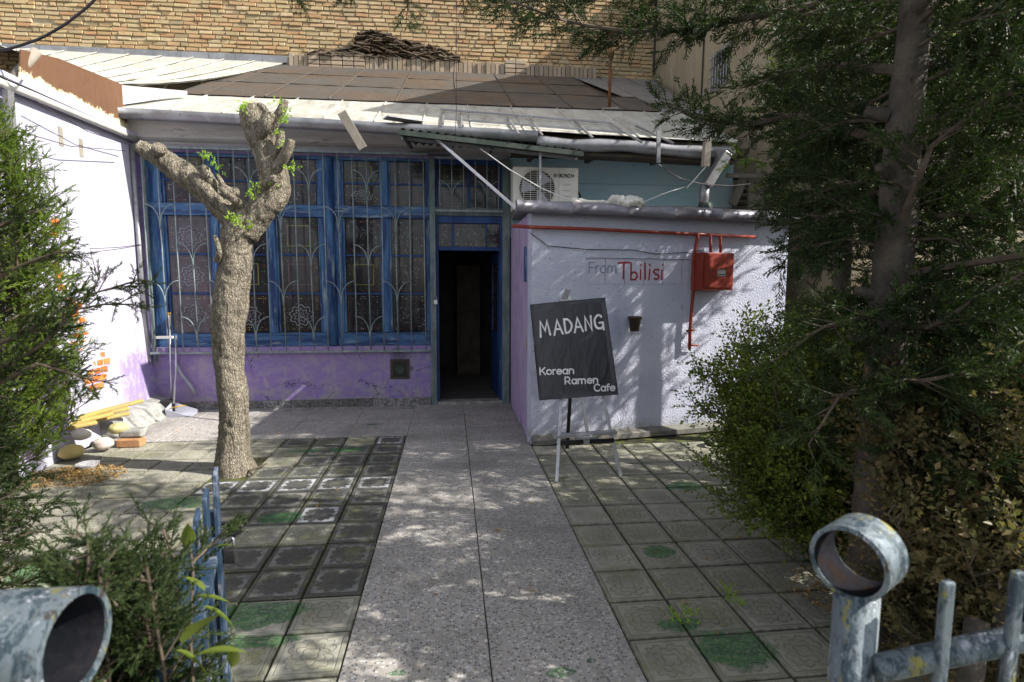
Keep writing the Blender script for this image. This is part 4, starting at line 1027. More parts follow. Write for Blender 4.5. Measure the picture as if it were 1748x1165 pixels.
# ------------------------------------------------------------------ left house wall
lh = thing('left_house', 'lilac white side house with rusty fascia and exposed orange brick patch', 'house')
LX = -3.75
MB().add([(-3.47, 4.6, 0), (-3.66, 7.4, 0), (-3.75, 7.4, 1.6), (-3.75, 4.6, 1.6), (-3.75, 4.6, 3.32), (-3.75, 7.4, 3.32), (-3.95, 7.4, 3.32), (-3.95, 4.6, 3.32), (-3.95, 4.6, 0), (-3.95, 7.4, 0)],
         [(0, 1, 2, 3), (3, 2, 5, 4), (4, 5, 6, 7), (8, 7, 6, 9), (0, 3, 4, 7, 8), (1, 9, 6, 5, 2)]).build('wall', 'leftwall', lh)
MB().box((-3.95, 1.0, 0), (-3.7, 4.598, 3.2)).build('wall', 'leftwall', lh)
# battered stone foot
m = MB(); ys = [6.05, 6.4, 6.75, 7.1, 7.4]
for a, b2 in zip(ys, ys[1:]):
    o1 = random.uniform(-.02, .02); m2 = MB(); m2.hexa([(-3.72, a, 0), (-3.36+o1, a, 0), (-3.36+o1, b2-.012, 0), (-3.72, b2-.012, 0)], [(-3.72, a, .22), (-3.5+o1, a, .16), (-3.5+o1, b2-.012, .16), (-3.72, b2-.012, .22)])
    o = m2.build('footing_stone', 'curb', lh, bevel=.03)
# pipe moulding and trim along the top
MB().tube([(-3.7, 4.4, 3.23), (-3.69, 5.7, 3.26), (-3.69, 7.3, 3.285)], .035, 12).build('top_pipe', 'white_plastic', lh, True)
MB().box((-3.76, 4.4, 3.3), (-3.66, 7.32, 3.345)).build('coping', 'leftwall', lh)
MB().prism([(-3.72, 7.25, 3.345), (-3.72, 5.55, 3.345), (-3.72, 5.6, 3.63), (-3.72, 6.1, 3.74), (-3.72, 7.2, 3.86), (-3.72, 7.27, 3.8)], (-.012, 0, 0)).build('fascia', 'rust_fascia', lh)
rf = bpy.data.objects.new('roof', None); col.objects.link(rf); rf.parent = lh
Aq, Bq = Vector((-3.74, 5.2, 3.55)), Vector((-3.74, 7.2, 3.86)); Cq, Dq = Vector((-3.15, 11.97, 5.9)), Vector((-8.9, 11.97, 5.92))
def LR(u, t):
    P = Aq.lerp(Bq, u).lerp(Dq.lerp(Cq, u), t); P.z += (rz(0, P.y)+.035+.22*(1-t)**3-P.z)*u**3; return P
for k in range(10):
    u0, u1 = k/10, (k+1)/10-.004
    m = MB(); N2 = 14
    for s_ in (0, -.01):
        base = len(m.v)
        for j in range(N2+1):
            t = j/N2
            for u in (u0, u1):
                P = LR(u, t); m.v.append((P.x, P.y, P.z+s_+.01*noise.noise(P*2)))
        for j in range(N2): f = (base+2*j, base+2*j+1, base+2*j+3, base+2*j+2); m.f.append(f[::-1] if s_ else f)
    m.build('roof_sheet', 'white_roof', rf)
    m = MB().tube([LR(u1, t)+Vector((0, 0, .012)) for t in np.linspace(0, 1, 9)], .012, 5).build('seam', 'white_roof', rf, True)
for k in range(11):
    xa = -8.6+k*.5; z_ = 5.9; MB().box((xa, 11.93, z_-.05), (xa+.495, 11.965, z_+.09+.004*(k % 2))).build('flashing', 'galv', rf)
MB().tube([Xp(20, 138, -3.8), Xp(62, 88, -3.72)], .042, 14).build('roof_log', 'oldwood', lh, True)
MB().add([(-5.6, 5.15, 2.9), (-3.76, 5.15, 3.3), (-3.76, 5.15, 3.5), (-5.6, 5.3, 4.6)], [(0, 1, 2, 3)]).prism([(-5.2, 4.9, 3.3), (-4.0, 4.9, 3.4), (-4.0, 4.9, 3.55), (-5.2, 4.9, 4.3)], (0, .03, 0)).build('gable_sheet', 'galv', lh)
for y in (4.75, 5.05, 5.3): MB().box((-3.69, y, 1.6), (-3.65, y+.07, 3.2)).build('steel_upright', 'galv', lh)
for yy, zz in ((6.05, 3.02), (6.35, 2.98)): MB().box((-3.756, yy, zz-.1), (-3.745, yy+.06, zz+.08)).build('patch', 'oldwood', lh)
# bricks showing through the plaster
def LW(x, y):
    p = Xp(x, y, -3.74); z = p[2]
    wx = -3.75 if z > 1.6 else -3.75+(1.6-z)/1.6*(.28-.1*(p[1]-4.6)/2.8)
    p = Xp(x, y, wx); return p[1], p[2], wx
poly = [(118, 540), (125, 500), (140, 530), (148, 575), (170, 600), (188, 625), (180, 655), (150, 670), (130, 640), (118, 590)]
cent = []
ybr0 = 5.35
jm = MB(); pts3 = [LW(x, y) for x, y in poly]
jm.prism([(p[2]-.001, p[0], p[1]) for p in pts3], (.006, 0, 0)).build('joint_patch', 'mural_joint', lh)
def inpoly(x, y, P):
    c = False
    for i in range(len(P)):
        (x1, y1), (x2, y2) = P[i], P[i-1]
        if (y1 > y) != (y2 > y) and x < (x2-x1)*(y-y1)/(y2-y1)+x1: c = not c
    return c
pz = [(p[0], p[1]) for p in pts3]; zlo = min(p[1] for p in pz); zhi = max(p[1] for p in pz); ylo = min(p[0] for p in pz); yhi = max(p[0] for p in pz)
row = 0; z = zlo
while z < zhi:
    y = ylo-(.06 if row % 2 else 0)
    while y < yhi:
        if inpoly(y+.055, z+.032, pz):
            wx = -3.75+(max(0, 1.6-z))/1.6*(.28-.1*(y-4.6)/2.8)
            MB().box((wx-.03, y, z), (wx+.012, y+.115+random.uniform(-.01, 0), z+.062)).build('brick', 'mural', lh, bevel=.008)
        y += .13
    z += .075; row += 1
for (x, y) in ((93, 380), (90, 400), (96, 432), (92, 455), (100, 470), (103, 492), (120, 515), (108, 540), (92, 590), (112, 620)):
    yy, zz, wx = LW(x, y); MB().box((wx-.03, yy-.05, zz-.03), (wx+.012, yy+.06, zz+.035)).build('brick', 'mural', lh, bevel=.008)
m = MB()
for pts in ([(0, 215), (120, 250), (215, 258)], [(60, 172), (150, 225), (222, 248)], [(150, 425), (200, 423), (240, 418)], [(150, 432), (205, 425), (240, 419)]):
    m.tube(pth(pts, 6.4, 8) if pts[0][1] > 300 else [Xp(x, y, -3.6) for x, y in pts], .0045, 4)
m.build('wires', 'wire', lh)

# cable across the top left corner, thin vertical wire
cbx = MB().tube(pth([(-40, 92), (20, 83), (70, 66), (110, 43), (150, 12), (185, -25), (240, -90)], 5.2, 20), .011, 6).build('power_cable', 'wire', None, True)
tag(cbx, 'thick black power cable sagging across the brick wall at the upper left', 'cable')
tw_ = MB().tube([Yp(779, -60, 6.0), Yp(779, 186, 6.05), Yp(776, 262, 6.1)], .004, 4).build('hanging_wire', 'wire', None)
tag(tw_, 'thin straight wire hanging down in front of the brick wall to the awning', 'wire')

# ------------------------------------------------------------------ brick building behind
bb = thing('brick_building', 'tall windowless building wall of tan bricks rising behind the metal roofs', 'building')
BY = 12.0
MB().box((-10.5, BY+.02, 3.0), (4.29, BY+.4, 13)).build('mortar_wall', 'mortar', bb)
hole = Yp(68, 35, BY)
bricks = []; z = 5.55; r = 0
CHT = .079
while z < 8.6:
    x = -10.4+random.uniform(0, .2); 
    while x < 4.27:
        L_ = random.choice((.25, .25, .13, .25, .13, .27)); L_ += random.uniform(-.012, .012); x2 = min(x+L_, 4.28)
        if x2-x > .05 and not (abs((x+x2)/2-hole[0]) < .13 and abs(z+.04-hole[2]) < .07):
            wv = .03*noise.noise(Vector((x*.35, z*.5, 0)))+.012*noise.noise(Vector((x*1.3, z*2, 4)))
            bricks.append((x, x2-random.uniform(.008, .02), z+wv+random.uniform(-.004, .004), z+wv+CHT-random.uniform(.009, .022), random.choice((0, .005, .01, .016, .024))))
        x = x2
    z += CHT; r += 1
def bscore(b_):
    xc, zc = (b_[0]+b_[1])/2, (b_[2]+b_[3])/2
    vis = -7.7 < xc < 4.3 and 5.8 < zc < 7.25 and not (2.2 < xc and zc > 6.9)
    return -(vis*10+(b_[1]-b_[0])*10-abs(xc+2)*.2-(zc-5.8)*.3)
bricks.sort(key=bscore)
def bverts(b_, jit=.006):
    x0, x1, z0_, z1_, o = b_; f = BY-.002-o; c = .006
    j = lambda: random.uniform(-jit, jit)
    fr_ = [(x0+c+j(), f, z0_+c+j()), (x1-c+j(), f+j(), z0_+c+j()), (x1-c+j(), f, z1_-c+j()), (x0+c+j(), f+j(), z1_-c+j())]
    bk_ = [(x0, BY+.03, z0_), (x1, BY+.03, z0_), (x1, BY+.03, z1_), (x0, BY+.03, z1_)]
    return fr_+bk_, [(0, 1, 2, 3), (0, 4, 5, 1), (1, 5, 6, 2), (2, 6, 7, 3), (3, 7, 4, 0)]
for b_ in bricks[:300]: MB().add(*bverts(b_)).build('brick', 'brick', bb)
m = MB()
for b_ in bricks[300:]: m.add(*bverts(b_))
stuff(m.build('brickwork', 'brick', bb))
MB().box((-10.5, BY+.0, 8.6), (4.29, BY+.02, 13)).build('upper_render', 'brick', bb)

# brick ledge at the foot of the wall
le = thing('brick_parapet', 'low weathered parapet of upright bricks where the brown roof meets the brick wall', 'parapet')
x = -3.05; i = 0
def ledge_z(x): return 5.83-.0*x
while x < 3.0:
    z0 = 5.7
    if -2.7 < x < -1.72 or 1.05 < x < 1.5:
        for k in range(4):
            MB().box((x+.1*(k % 2)*0, 11.70, z0+.085*k), (x+.2, 11.95, z0+.085*k+.072)).build('brick', 'brick_old', le, bevel=.006)
        x += .215
    else:
        wd = random.uniform(.07, .085); MB().box((x, 11.72+random.uniform(0, .03), z0), (x+wd, 11.95, z0+.27+random.uniform(-.03, .015))).build('brick', 'brick_old', le); x += wd+.014
    i += 1
MB().box((-3.1, 11.8, 5.55), (3.0, 11.96, 5.93)).build('bed', 'brick_old', le)
m = MB()
prof_h = [(-2.7, .04), (-2.1, .16), (-1.85, .26), (-1.7, .5), (-1.35, .56), (-1.1, .46), (-.8, .38), (-.4, .3), (0, .2), (.25, .06)]
for i in range(430):
    x = random.uniform(-2.6, .2); hmax = float(np.interp(x, [p[0] for p in prof_h], [p[1] for p in prof_h]))
    z = 5.95+random.random()**.8*hmax; y = 11.75+random.uniform(-.02, .16)-(z-5.95)*-.12
    tl = random.gauss(.18 if x > -1.5 else -.15, .35); L_ = random.uniform(.12, .22)
    d = Vector((math.cos(tl), random.uniform(-.3, .3), -math.sin(tl)*.5)).normalized()*L_/2
    m.beam(Vector((x, y, z))-d, Vector((x, y, z))+d, random.uniform(.1, .18), random.uniform(.012, .02))
pile = stuff(m.build('roof_tile_pile', 'slate')); tag(pile, 'heap of old dark clay roof tiles stacked on the parapet by the brick wall', 'pile of tiles')

# ------------------------------------------------------------------ plastered building on the right behind
pb = thing('plastered_building', 'tall beige plastered building side with a barred window on the right', 'building')
PX = 4.3
w0, w1 = Xp(1215, 125, PX), Xp(1246, 125, PX); wz1, wz0 = Xp(1215, 96, PX)[2], Xp(1215, 162, PX)[2]
ya, yb = w1[1], w0[1]
m = MB()
m.box((PX, yb, 0), (PX+.4, 12.4, 8.15)); m.box((PX, 5.95, 0), (PX+.4, ya, 8.15)); m.box((PX, ya, 0), (PX+.4, yb, wz0)); m.box((PX, ya, wz1), (PX+.4, yb, 8.15))
m.build('wall', 'plaster_back', pb)
MB().box((PX+.401, 5.95, 0), (PX+6, 12.4, 8.15)).build('building_core', 'plaster_back', pb)
wn = MB(); 
wn.box((PX+.0, ya, wz0), (PX+.1, ya+.06, wz1)); wn.box((PX+.0, yb-.06, wz0), (PX+.1, yb, wz1)); wn.box((PX+.0, ya+.06, wz1-.06), (PX+.1, yb-.06, wz1)); wn.box((PX+.0, ya+.06, wz0), (PX+.1, yb-.06, wz0+.06))
wo = wn.build('window', 'oldwood', pb)
MB().box((PX+.08, ya+.06, wz0+.06), (PX+.085, yb-.06, wz1-.06)).build('pane', PN[3], wo)
for yb_ in np.linspace(ya+.04, yb-.04, 7): MB().tube([(PX-.04, yb_, wz0+.02), (PX-.04, yb_, wz1-.02)], .008, 5).build('bar', 'galv', wo)
for zz in np.linspace(wz0+.1, wz1-.1, 4): MB().tube([(PX-.045, ya, zz), (PX-.045, yb, zz)], .008, 5).build('bar', 'galv', wo)
m = MB(); m.tube([(PX-.02, 11.95, 6.0), (PX-.02, 11.9, 8.1)], .02, 6); m.tube([(PX-.02, 9.6, 4.0), (PX-.02, 9.5, 8.1)], .012, 6); m.build('conduit', 'wire', pb)
# far garden wall on the right closing the yard
gw = MB().box((6.6, -3, 0), (6.8, 5.94, 2.1)).build('garden_wall', 'plaster_back'); tag(gw, 'beige plastered garden wall behind the trees on the right', 'wall')

# ------------------------------------------------------------------ small things by the left corner
bk_ = thing('dustpan', 'grey plastic dustpan standing on the paving in the left corner', 'dustpan')
c = G(306, 712); cx, cy = c[0], c[1]
MB().add([(cx-.12, cy-.05, .0), (cx+.14, cy-.0, .0), (cx+.14, cy+.16, .01), (cx-.12, cy+.12, .01), (cx-.13, cy-.06, .11), (cx+.12, cy-.03, .012), (cx+.14, cy+.17, .05), (cx-.13, cy+.13, .16)],
         [(3, 2, 1, 0), (0, 4, 7, 3), (0, 1, 5, 4), (3, 7, 6, 2)]).build('pan', 'grey_plastic', bk_).modifiers.new('s', 'SOLIDIFY').thickness = .006
MB().tube([(cx-.1, cy+.1, .14), (cx-.1, cy+.2, .5), (cx-.12, cy+.3, .95)], .012, 8).build('handle', 'alu', bk_, True)
MB().tube([(cx-.11, cy+.02, .1), (cx+.0, cy+.03, .125), (cx+.06, cy+.05, .13)], .007, 6).build('grip', 'yellow_plastic', bk_, True)
br = thing('mop', 'long handled mop leaning in the left corner beside the dustpan', 'mop')
MB().tube([(cx-.16, cy+.18, .18), (cx-.2, cy+.33, 1.1)], .012, 8).build('handle', 'alu', br, True)
MB().tube([(cx-.198, cy+.33, 1.08), (cx-.2, cy+.335, 1.2)], .016, 8).build('handle_grip', 'white_plastic', br, True)
MB().tube([(cx-.2, cy+.335, 1.2), (cx-.2, cy+.336, 1.23)], .017, 8).build('handle_cap', 'yellow_plastic', br, True)
MB().box((cx-.27, cy+.1, .0), (cx-.1, cy+.2, .18)).build('head', 'black_plastic', br, bevel=.02)
MB().beam((cx-.33, cy+.27, .93), (cx-.13, cy+.24, .935), .03, .03).build('squeegee', 'white_plastic', br)
# painted round stones and firewood
m_stones = [((-3.3, 5.62, .075), (.1, .085, .065), 0, 'pale pink white round stone lower right in the stone heap by the left wall'),
            ((-3.42, 5.35, .08), (.115, .1, .07), 1, 'yellow painted round stone lowest in the stone heap by the left wall'),
            ((-3.42, 5.5, .2), (.1, .085, .055), 2, 'white round stone resting on the yellow one by the left wall'),
            ((-3.27, 5.82, .17), (.1, .09, .06), 3, 'olive yellow round stone on top beside the firewood by the left wall')]
sm = [worn('stone_pink', (.5, .42, .36), (.58, .52, .48), (.3, .26, .2), 9), worn('stone_yellow', (.5, .38, .14), (.45, .42, .2), (.25, .28, .1), 7), worn('stone_white', (.6, .55, .5), (.52, .48, .42), (.35, .28, .2), 9), worn('stone_olive', (.38, .36, .14), (.5, .45, .25), (.25, .24, .1), 8)]
for c, rr_, k, lab in m_stones:
    m = MB(); n1, n2 = 16, 26
    for i in range(n1+1):
        ph = PI*i/n1
        for j in range(n2):
            th = 2*PI*j/n2; d = Vector((math.sin(ph)*math.cos(th), math.sin(ph)*math.sin(th), math.cos(ph))); q_ = .9+.12*noise.noise(d*1.3+Vector(c)*5)+.06*noise.noise(d*5+Vector(c)*9)
            m.v.append((c[0]+d.x*rr_[0]*q_, c[1]+d.y*rr_[1]*q_, c[2]+d.z*rr_[2]*q_))
    for i in range(n1):
        for j in range(n2): a = i*n2+j; b2 = i*n2+(j+1) % n2; m.f.append((a, a+n2, b2+n2, b2))
    tag(m.build('painted_stone', sm[k], None, True), lab, 'stone', 'round painted stones heaped by the left wall')
ob = MB().box((-3.25, 5.72, 0), (-3.03, 5.84, .075)).build('loose_brick', worn('loose_brick_clay', (.34, .17, .08), (.42, .24, .12), (.25, .13, .07), 12), None, bevel=.008); ob.rotation_euler.z = 0; tag(ob, 'single orange brick lying on the paving under the pale stone block', 'brick')
ob = MB().box((-3.26, 5.78, .078), (-3.04, 5.92, .16)).build('stone_block', 'curb', None, bevel=.02); tag(ob, 'pale grey rough stone block lying on the orange brick', 'block')
for i in range(6):
    m = MB(); x0 = -3.5+.02*i; y0 = 5.5+.1*i
    m.beam((x0-.1, y0, .25+.03*(i % 3)), (x0+.12+.04*(i % 2), y0+.18+.06*(i % 2), .27+.045*(i % 3)), .075, .035)
    o = m.build('firewood', worn('firewood_%d' % i, (.42, .31, .1), (.3, .24, .1), (.5, .42, .2), 6, rough=.8) if i == 0 else bpy.data.materials['firewood_0'], None, bevel=.012)
    tag(o, ['lowest and nearest', 'second nearest', 'third nearest', 'fourth nearest', 'fifth nearest', 'farthest'][i]+' of the yellowish firewood sticks on the painted stones', 'firewood', 'split firewood sticks on the stone heap')
# coil of hose
hc = MB(); hp = G(1228, 762)
hc.tube([(hp[0]+(.13+.01*t)*math.cos(t*2*PI), hp[1]+.1*math.sin(t*2*PI), .012+.014*t) for t in np.linspace(0, 2.6, 50)], .009, 6)
tag(hc.build('hose_coil', 'black_plastic', None, True), 'coil of dark garden hose on the tiles beside the privet bush', 'hose')

# ------------------------------------------------------------------ gate and fence in the foreground
gp1 = thing('gate_post', 'peeling silver blue gate post with a pipe ring on top, beside the right railing', 'gate post')
def ring(parent, c, ax, ro=.063, ri=.055, ln=.075):
    ax = Vector(ax).normalized(); a = ax.orthogonal().normalized(); b2 = ax.cross(a); m = MB(); n = 40; c = Vector(c)
    for (r_, t) in ((ro, -.5), (ro, .5), (ri, .5), (ri, -.5)):
        for k in range(n): q_ = 2*PI*k/n; m.v.append(tuple(c+ax*ln*t+(a*math.cos(q_)+b2*math.sin(q_))*r_))
    for i in range(4):
        for k in range(n): m.f.append((i*n+k, i*n+(k+1) % n, ((i+1) % 4)*n+(k+1) % n, ((i+1) % 4)*n+k))
    o_ = m.build('ring', 'gatepaint', parent, True)
    m = MB()  # dark lining added inside the ring, its shade put into the colour
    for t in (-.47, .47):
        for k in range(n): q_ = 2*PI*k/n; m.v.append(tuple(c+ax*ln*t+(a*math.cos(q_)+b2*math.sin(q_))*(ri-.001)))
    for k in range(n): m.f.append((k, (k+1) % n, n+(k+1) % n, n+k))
    m.build('inner_shade_face', 'ring_shade', parent, True)
    return o_
R1 = CAM+ray(1464, 950)*.96
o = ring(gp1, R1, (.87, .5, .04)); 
md = o.modifiers.new('e', 'EDGE_SPLIT'); md.split_angle = math.radians(40)
pcx, pcy = R1[0]-.005, R1[1]-.01
MB().tube([(pcx, pcy, -.01), (pcx, pcy, R1[2]-.06)], .035, 24).build('post', 'gatepaint', gp1, True)
gp0 = thing('gate_post', 'gate post with yellow and white paint on its pipe ring at the lower left corner', 'gate post')
R0 = CAM+ray(58, 1100)*.8
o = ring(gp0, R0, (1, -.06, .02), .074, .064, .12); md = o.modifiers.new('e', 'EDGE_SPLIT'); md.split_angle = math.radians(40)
MB().tube([(R0[0], R0[1], -.01), (R0[0], R0[1], R0[2]-.07)], .036, 20).build('post', 'gatepaint', gp0, True)
fn_ = thing('railing', 'pipe railing with short upright tubes running right from the ringed gate post', 'railing')
rl0 = CAM+ray(1495, 1142)*.93; rl1 = CAM+ray(1748, 1088)*.93; dr_ = (rl1-rl0)
rl2 = rl0+dr_*3
MB().tube([rl0, rl2], .021, 16).build('rail', 'gatepaint', fn_, True)
MB().tube([rl0-np.array([0, 0, .75]), rl2-np.array([0, 0, .75])], .024, 12).build('rail', 'gatepaint', fn_, True)
for px_, py_, k in ((1618, 992, .9), (1738, 975, .9)):
    t = CAM+ray(px_, py_)*k; tb_ = t.copy(); tb_[2] = .15
    m = MB(); m.beam(tb_, t, .02, .014, (0, 1, 0)); m.build('upright', 'gatepaint', fn_, bevel=.004)
for k in range(2, 6):
    t = rl0+dr_*(k*.45+.6); m = MB(); m.beam((t[0], t[1]-.03, .15), (t[0], t[1]-.03, t[2]+.11), .02, .014, (0, 1, 0)); m.build('upright', 'gatepaint', fn_, bevel=.004)
gt = thing('gate_leaf', 'open blue painted metal gate leaf seen edge on with slanted picket tops', 'gate')
tops = [(363, 800, 1.82), (346, 838, 1.7), (331, 872, 1.58), (318, 905, 1.47), (306, 960, 1.34), (294, 1020, 1.22), (280, 1085, 1.11), (262, 1150, 1.02)]
for i, (x, y, Y) in enumerate(tops):
    p = Yp(x, y, Y); m = MB(); w2 = .021
    d = Vector((-.2, 1, 0)).normalized()
    pts = [Vector((p[0], p[1], .12))-d*w2, Vector((p[0], p[1], .12))+d*w2, Vector((p[0], p[1], p[2]))+d*w2, Vector((p[0], p[1], p[2]-.02))-d*w2]
    m.prism(pts, (.012, .003, 0)); m.build('picket', 'gateblue', gt, bevel=.002)
e0 = Yp(378, 1000, 1.86)
MB().beam((e0[0], e0[1], .1), (e0[0]-.012, e0[1], 1.0-.12), .028, .028).build('end_bar', 'gateblue', gt, bevel=.002)
for z in (.3, .8): MB().beam((e0[0], e0[1], z), (-.5, .95, z), .028, .028).build('cross_rail', 'gateblue', gt)
lkp = Yp(390, 918, 1.84)
MB().tube([lkp+np.array([0, 0, .03])+np.array([-.03+.045*math.cos(t)+.03, 0, .02*math.sin(t)]) for t in np.linspace(0, 2*PI, 17)], .008, 6).build('hasp', 'blacktin', gt, True)
pk = thing('padlock', 'black padlock hanging open from the hasp of the blue gate leaf', 'padlock')
q_ = Yp(393, 948, 1.84)
MB().box((q_[0]-.022, q_[1]-.012, q_[2]-.026), (q_[0]+.022, q_[1]+.012, q_[2]+.024)).build('body', 'black_plastic', pk, bevel=.006)
MB().tube([(q_[0]-.012, q_[1], q_[2]+.02), (q_[0]-.012, q_[1], q_[2]+.055), (q_[0], q_[1], q_[2]+.068), (q_[0]+.012, q_[1], q_[2]+.055), (q_[0]+.012, q_[1], q_[2]+.03)], .005, 6).build('shackle', 'alu', pk, True)

# ------------------------------------------------------------------ pruned street tree
def sweep(path, radii, n=36, step=.02, seed=0., amp=.012, flat=1.):
    """bark covered limb: Catmull-Rom path, relief from noise"""
    P = [Vector(p) for p in path]; out = []; rad = []
    for i in range(len(P)-1):
        p0, p1, p2, p3 = P[max(i-1, 0)], P[i], P[i+1], P[min(i+2, len(P)-1)]
        k = max(2, int((p2-p1).length/step))
        for j in range(k):
            t = j/k
            out.append(.5*((2*p1)+(p2-p0)*t+(2*p0-5*p1+4*p2-p3)*t*t+(3*p1-p0-3*p2+p3)*t**3)); rad.append(radii[i]+(radii[i+1]-radii[i])*t)
    out.append(P[-1]); rad.append(radii[-1])
    m = MB(); prev = None; sd = Vector((seed, seed*2, 0))
    for i, p in enumerate(out):
        t = (out[min(i+1, len(out)-1)]-out[max(i-1, 0)]).normalized()
        a = Vector((1, 0, 0)) if prev is None else prev
        a = (a-t*a.dot(t)).normalized(); prev = a; b2 = t.cross(a)
        for k in range(n):
            an3 = 2*PI*k/n; d = a*math.cos(an3)+b2*math.sin(an3); q = p+d*rad[i]
            s_ = Vector((q.x*1.0, q.y*1.0, q.z*.45))
            h = 1-abs(noise.noise(s_*24+sd))*2.2+.6*noise.noise(q*55); h2 = noise.noise(q*4+sd)*1.6
            m.v.append(tuple(p+d*(rad[i]+amp*h+amp*1.3*h2)))
    L = len(out)
    for i in range(L-1):
        for k in range(n): a0 = i*n+k; a1 = i*n+(k+1) % n; m.f.append((a0, a1, a1+n, a0+n))
    c = len(m.v); m.v.append(tuple(out[-1]+(out[-1]-out[-2]).normalized()*rad[-1]*.15))
    for k in range(n): m.f.append(((L-1)*n+k, (L-1)*n+(k+1) % n, c))
    return m
TYY = 4.95
def tp_(x, y, dy=0): return tuple(Yp(x, y, TYY+dy))
tr = thing('pruned_tree', 'heavily pruned leafless tree with thick forked trunk in front of the blue windows', 'tree')
tk = sweep([(-1.86, 4.95, -.05), (-1.86, 4.95, .06), tp_(399, 740), tp_(397, 680), tp_(390, 600), tp_(390, 545), tp_(399, 475), tp_(404, 420), tp_(412, 385), tp_(432, 352)],
           [.19, .15, .115, .112, .118, .13, .132, .118, .135, .1], 48, .014, seed=1, amp=.01)
tk.build('trunk', 'bark', tr, True)
lb = sweep([tp_(420, 400), tp_(398, 368), tp_(365, 335), tp_(325, 305), tp_(280, 275), tp_(238, 250)], [.1, .11, .092, .088, .08, .045], 40, .014, seed=3, amp=.01)
lb.build('limb', 'bark', tr, True)
rb = sweep([tp_(418, 400), tp_(440, 365), tp_(466, 330), tp_(466, 295), tp_(450, 250), tp_(438, 205), tp_(432, 182)], [.1, .12, .108, .108, .1, .108, .088], 40, .014, seed=5, amp=.011)
rb.build('limb', 'bark', tr, True)
stubs = [([tp_(268, 268, -.03), tp_(272, 252, -.1)], [.055, .052]), ([tp_(372, 330, -.03), tp_(352, 296, -.12), tp_(350, 285, -.12)], [.05, .04, .03]), ([tp_(440, 240, -.05), tp_(452, 215, -.14), tp_(460, 192, -.15)], [.04, .05, .045]),
         ([tp_(455, 230, -.04), tp_(480, 190, -.1), tp_(486, 172, -.1)], [.05, .035, .03]), ([tp_(462, 275, -.05), tp_(478, 245, -.1), tp_(479, 225, -.1)], [.035, .03, .025]),
         ([tp_(470, 290, -.08), tp_(490, 262, -.15), tp_(498, 240, -.15)], [.045, .035, .032]), ([tp_(440, 260, .0), tp_(455, 200, -.16), tp_(442, 178, -.16)], [.03, .022, .018]),
         ([tp_(370, 445, -.1), tp_(374, 430, -.16), tp_(366, 402, -.18)], [.025, .018, .014]), ([tp_(410, 350, -.1), tp_(392, 335, -.2), tp_(378, 322, -.2)], [.035, .028, .02]),
         ([tp_(445, 320, -.1), tp_(470, 305, -.2)], [.035, .03]), ([tp_(405, 330, -.05), tp_(385, 322, -.12), tp_(372, 300, -.12)], [.04, .02, .012]), ([tp_(430, 235, -.04), tp_(418, 222, -.06)], [.02, .01])]
for pth_, rad_ in stubs: sweep(pth_, rad_, 14, .02, seed=random.random()*9, amp=.004).build('stub', 'bark', tr, True)
for (x, y) in ((272, 249), (461, 190), (498, 238)):
    p = Vector(Yp(x, y, TYY-.155)); 
sweep([tp_(400, 372, -.1), tp_(372, 345, -.11), tp_(345, 318, -.1), tp_(330, 300, -.07)], [.03, .05, .05, .03], 16, .02, seed=8, amp=.008).build('scar', 'bark', tr, True)

# ------------------------------------------------------------------ foliage engine
def big_mesh(name, V, F, mat, parent):
    V = np.asarray(V, np.float32).reshape(-1, 3); F = np.asarray(F, np.int32); k = F.shape[1]
    me = bpy.data.meshes.new(name); me.vertices.add(len(V)); me.vertices.foreach_set('co', V.ravel())
    me.loops.add(F.size); me.loops.foreach_set('vertex_index', F.ravel())
    me.polygons.add(len(F)); me.polygons.foreach_set('loop_start', np.arange(0, F.size, k, dtype=np.int32))
    me.polygons.foreach_set('loop_total', np.full(len(F), k, np.int32)); me.update(calc_edges=True)
    me.materials.append(M[mat]); return link(name, me, parent)
def scatter(T, P, D, S, R=None):
    """T=(V,F) template along +z; copies at P, pointing along D, scaled S"""
    TV, TF = T; P = np.asarray(P, float); D = np.asarray(D, float); S = np.asarray(S, float); n = len(P)
    D = D/np.linalg.norm(D, axis=1, keepdims=True)
    h = np.where(np.abs(D[:, 2:3]) > .9, np.array([[1., 0, 0]]), np.array([[0, 0, 1.]]))
    X = np.cross(h, D); X /= np.linalg.norm(X, axis=1, keepdims=True); Yv = np.cross(D, X)
    a = rng.uniform(0, 2*PI, n) if R is None else R
    X2 = X*np.cos(a)[:, None]+Yv*np.sin(a)[:, None]; Y2 = -X*np.sin(a)[:, None]+Yv*np.cos(a)[:, None]
    V = P[:, None, :]+S[:, None, None]*(TV[None, :, 0:1]*X2[:, None]+TV[None, :, 1:2]*Y2[:, None]+TV[None, :, 2:3]*D[:, None])
    F = TF[None]+(np.arange(n)*len(TV))[:, None, None]
    return V.reshape(-1, 3), F.reshape(-1, TF.shape[1])
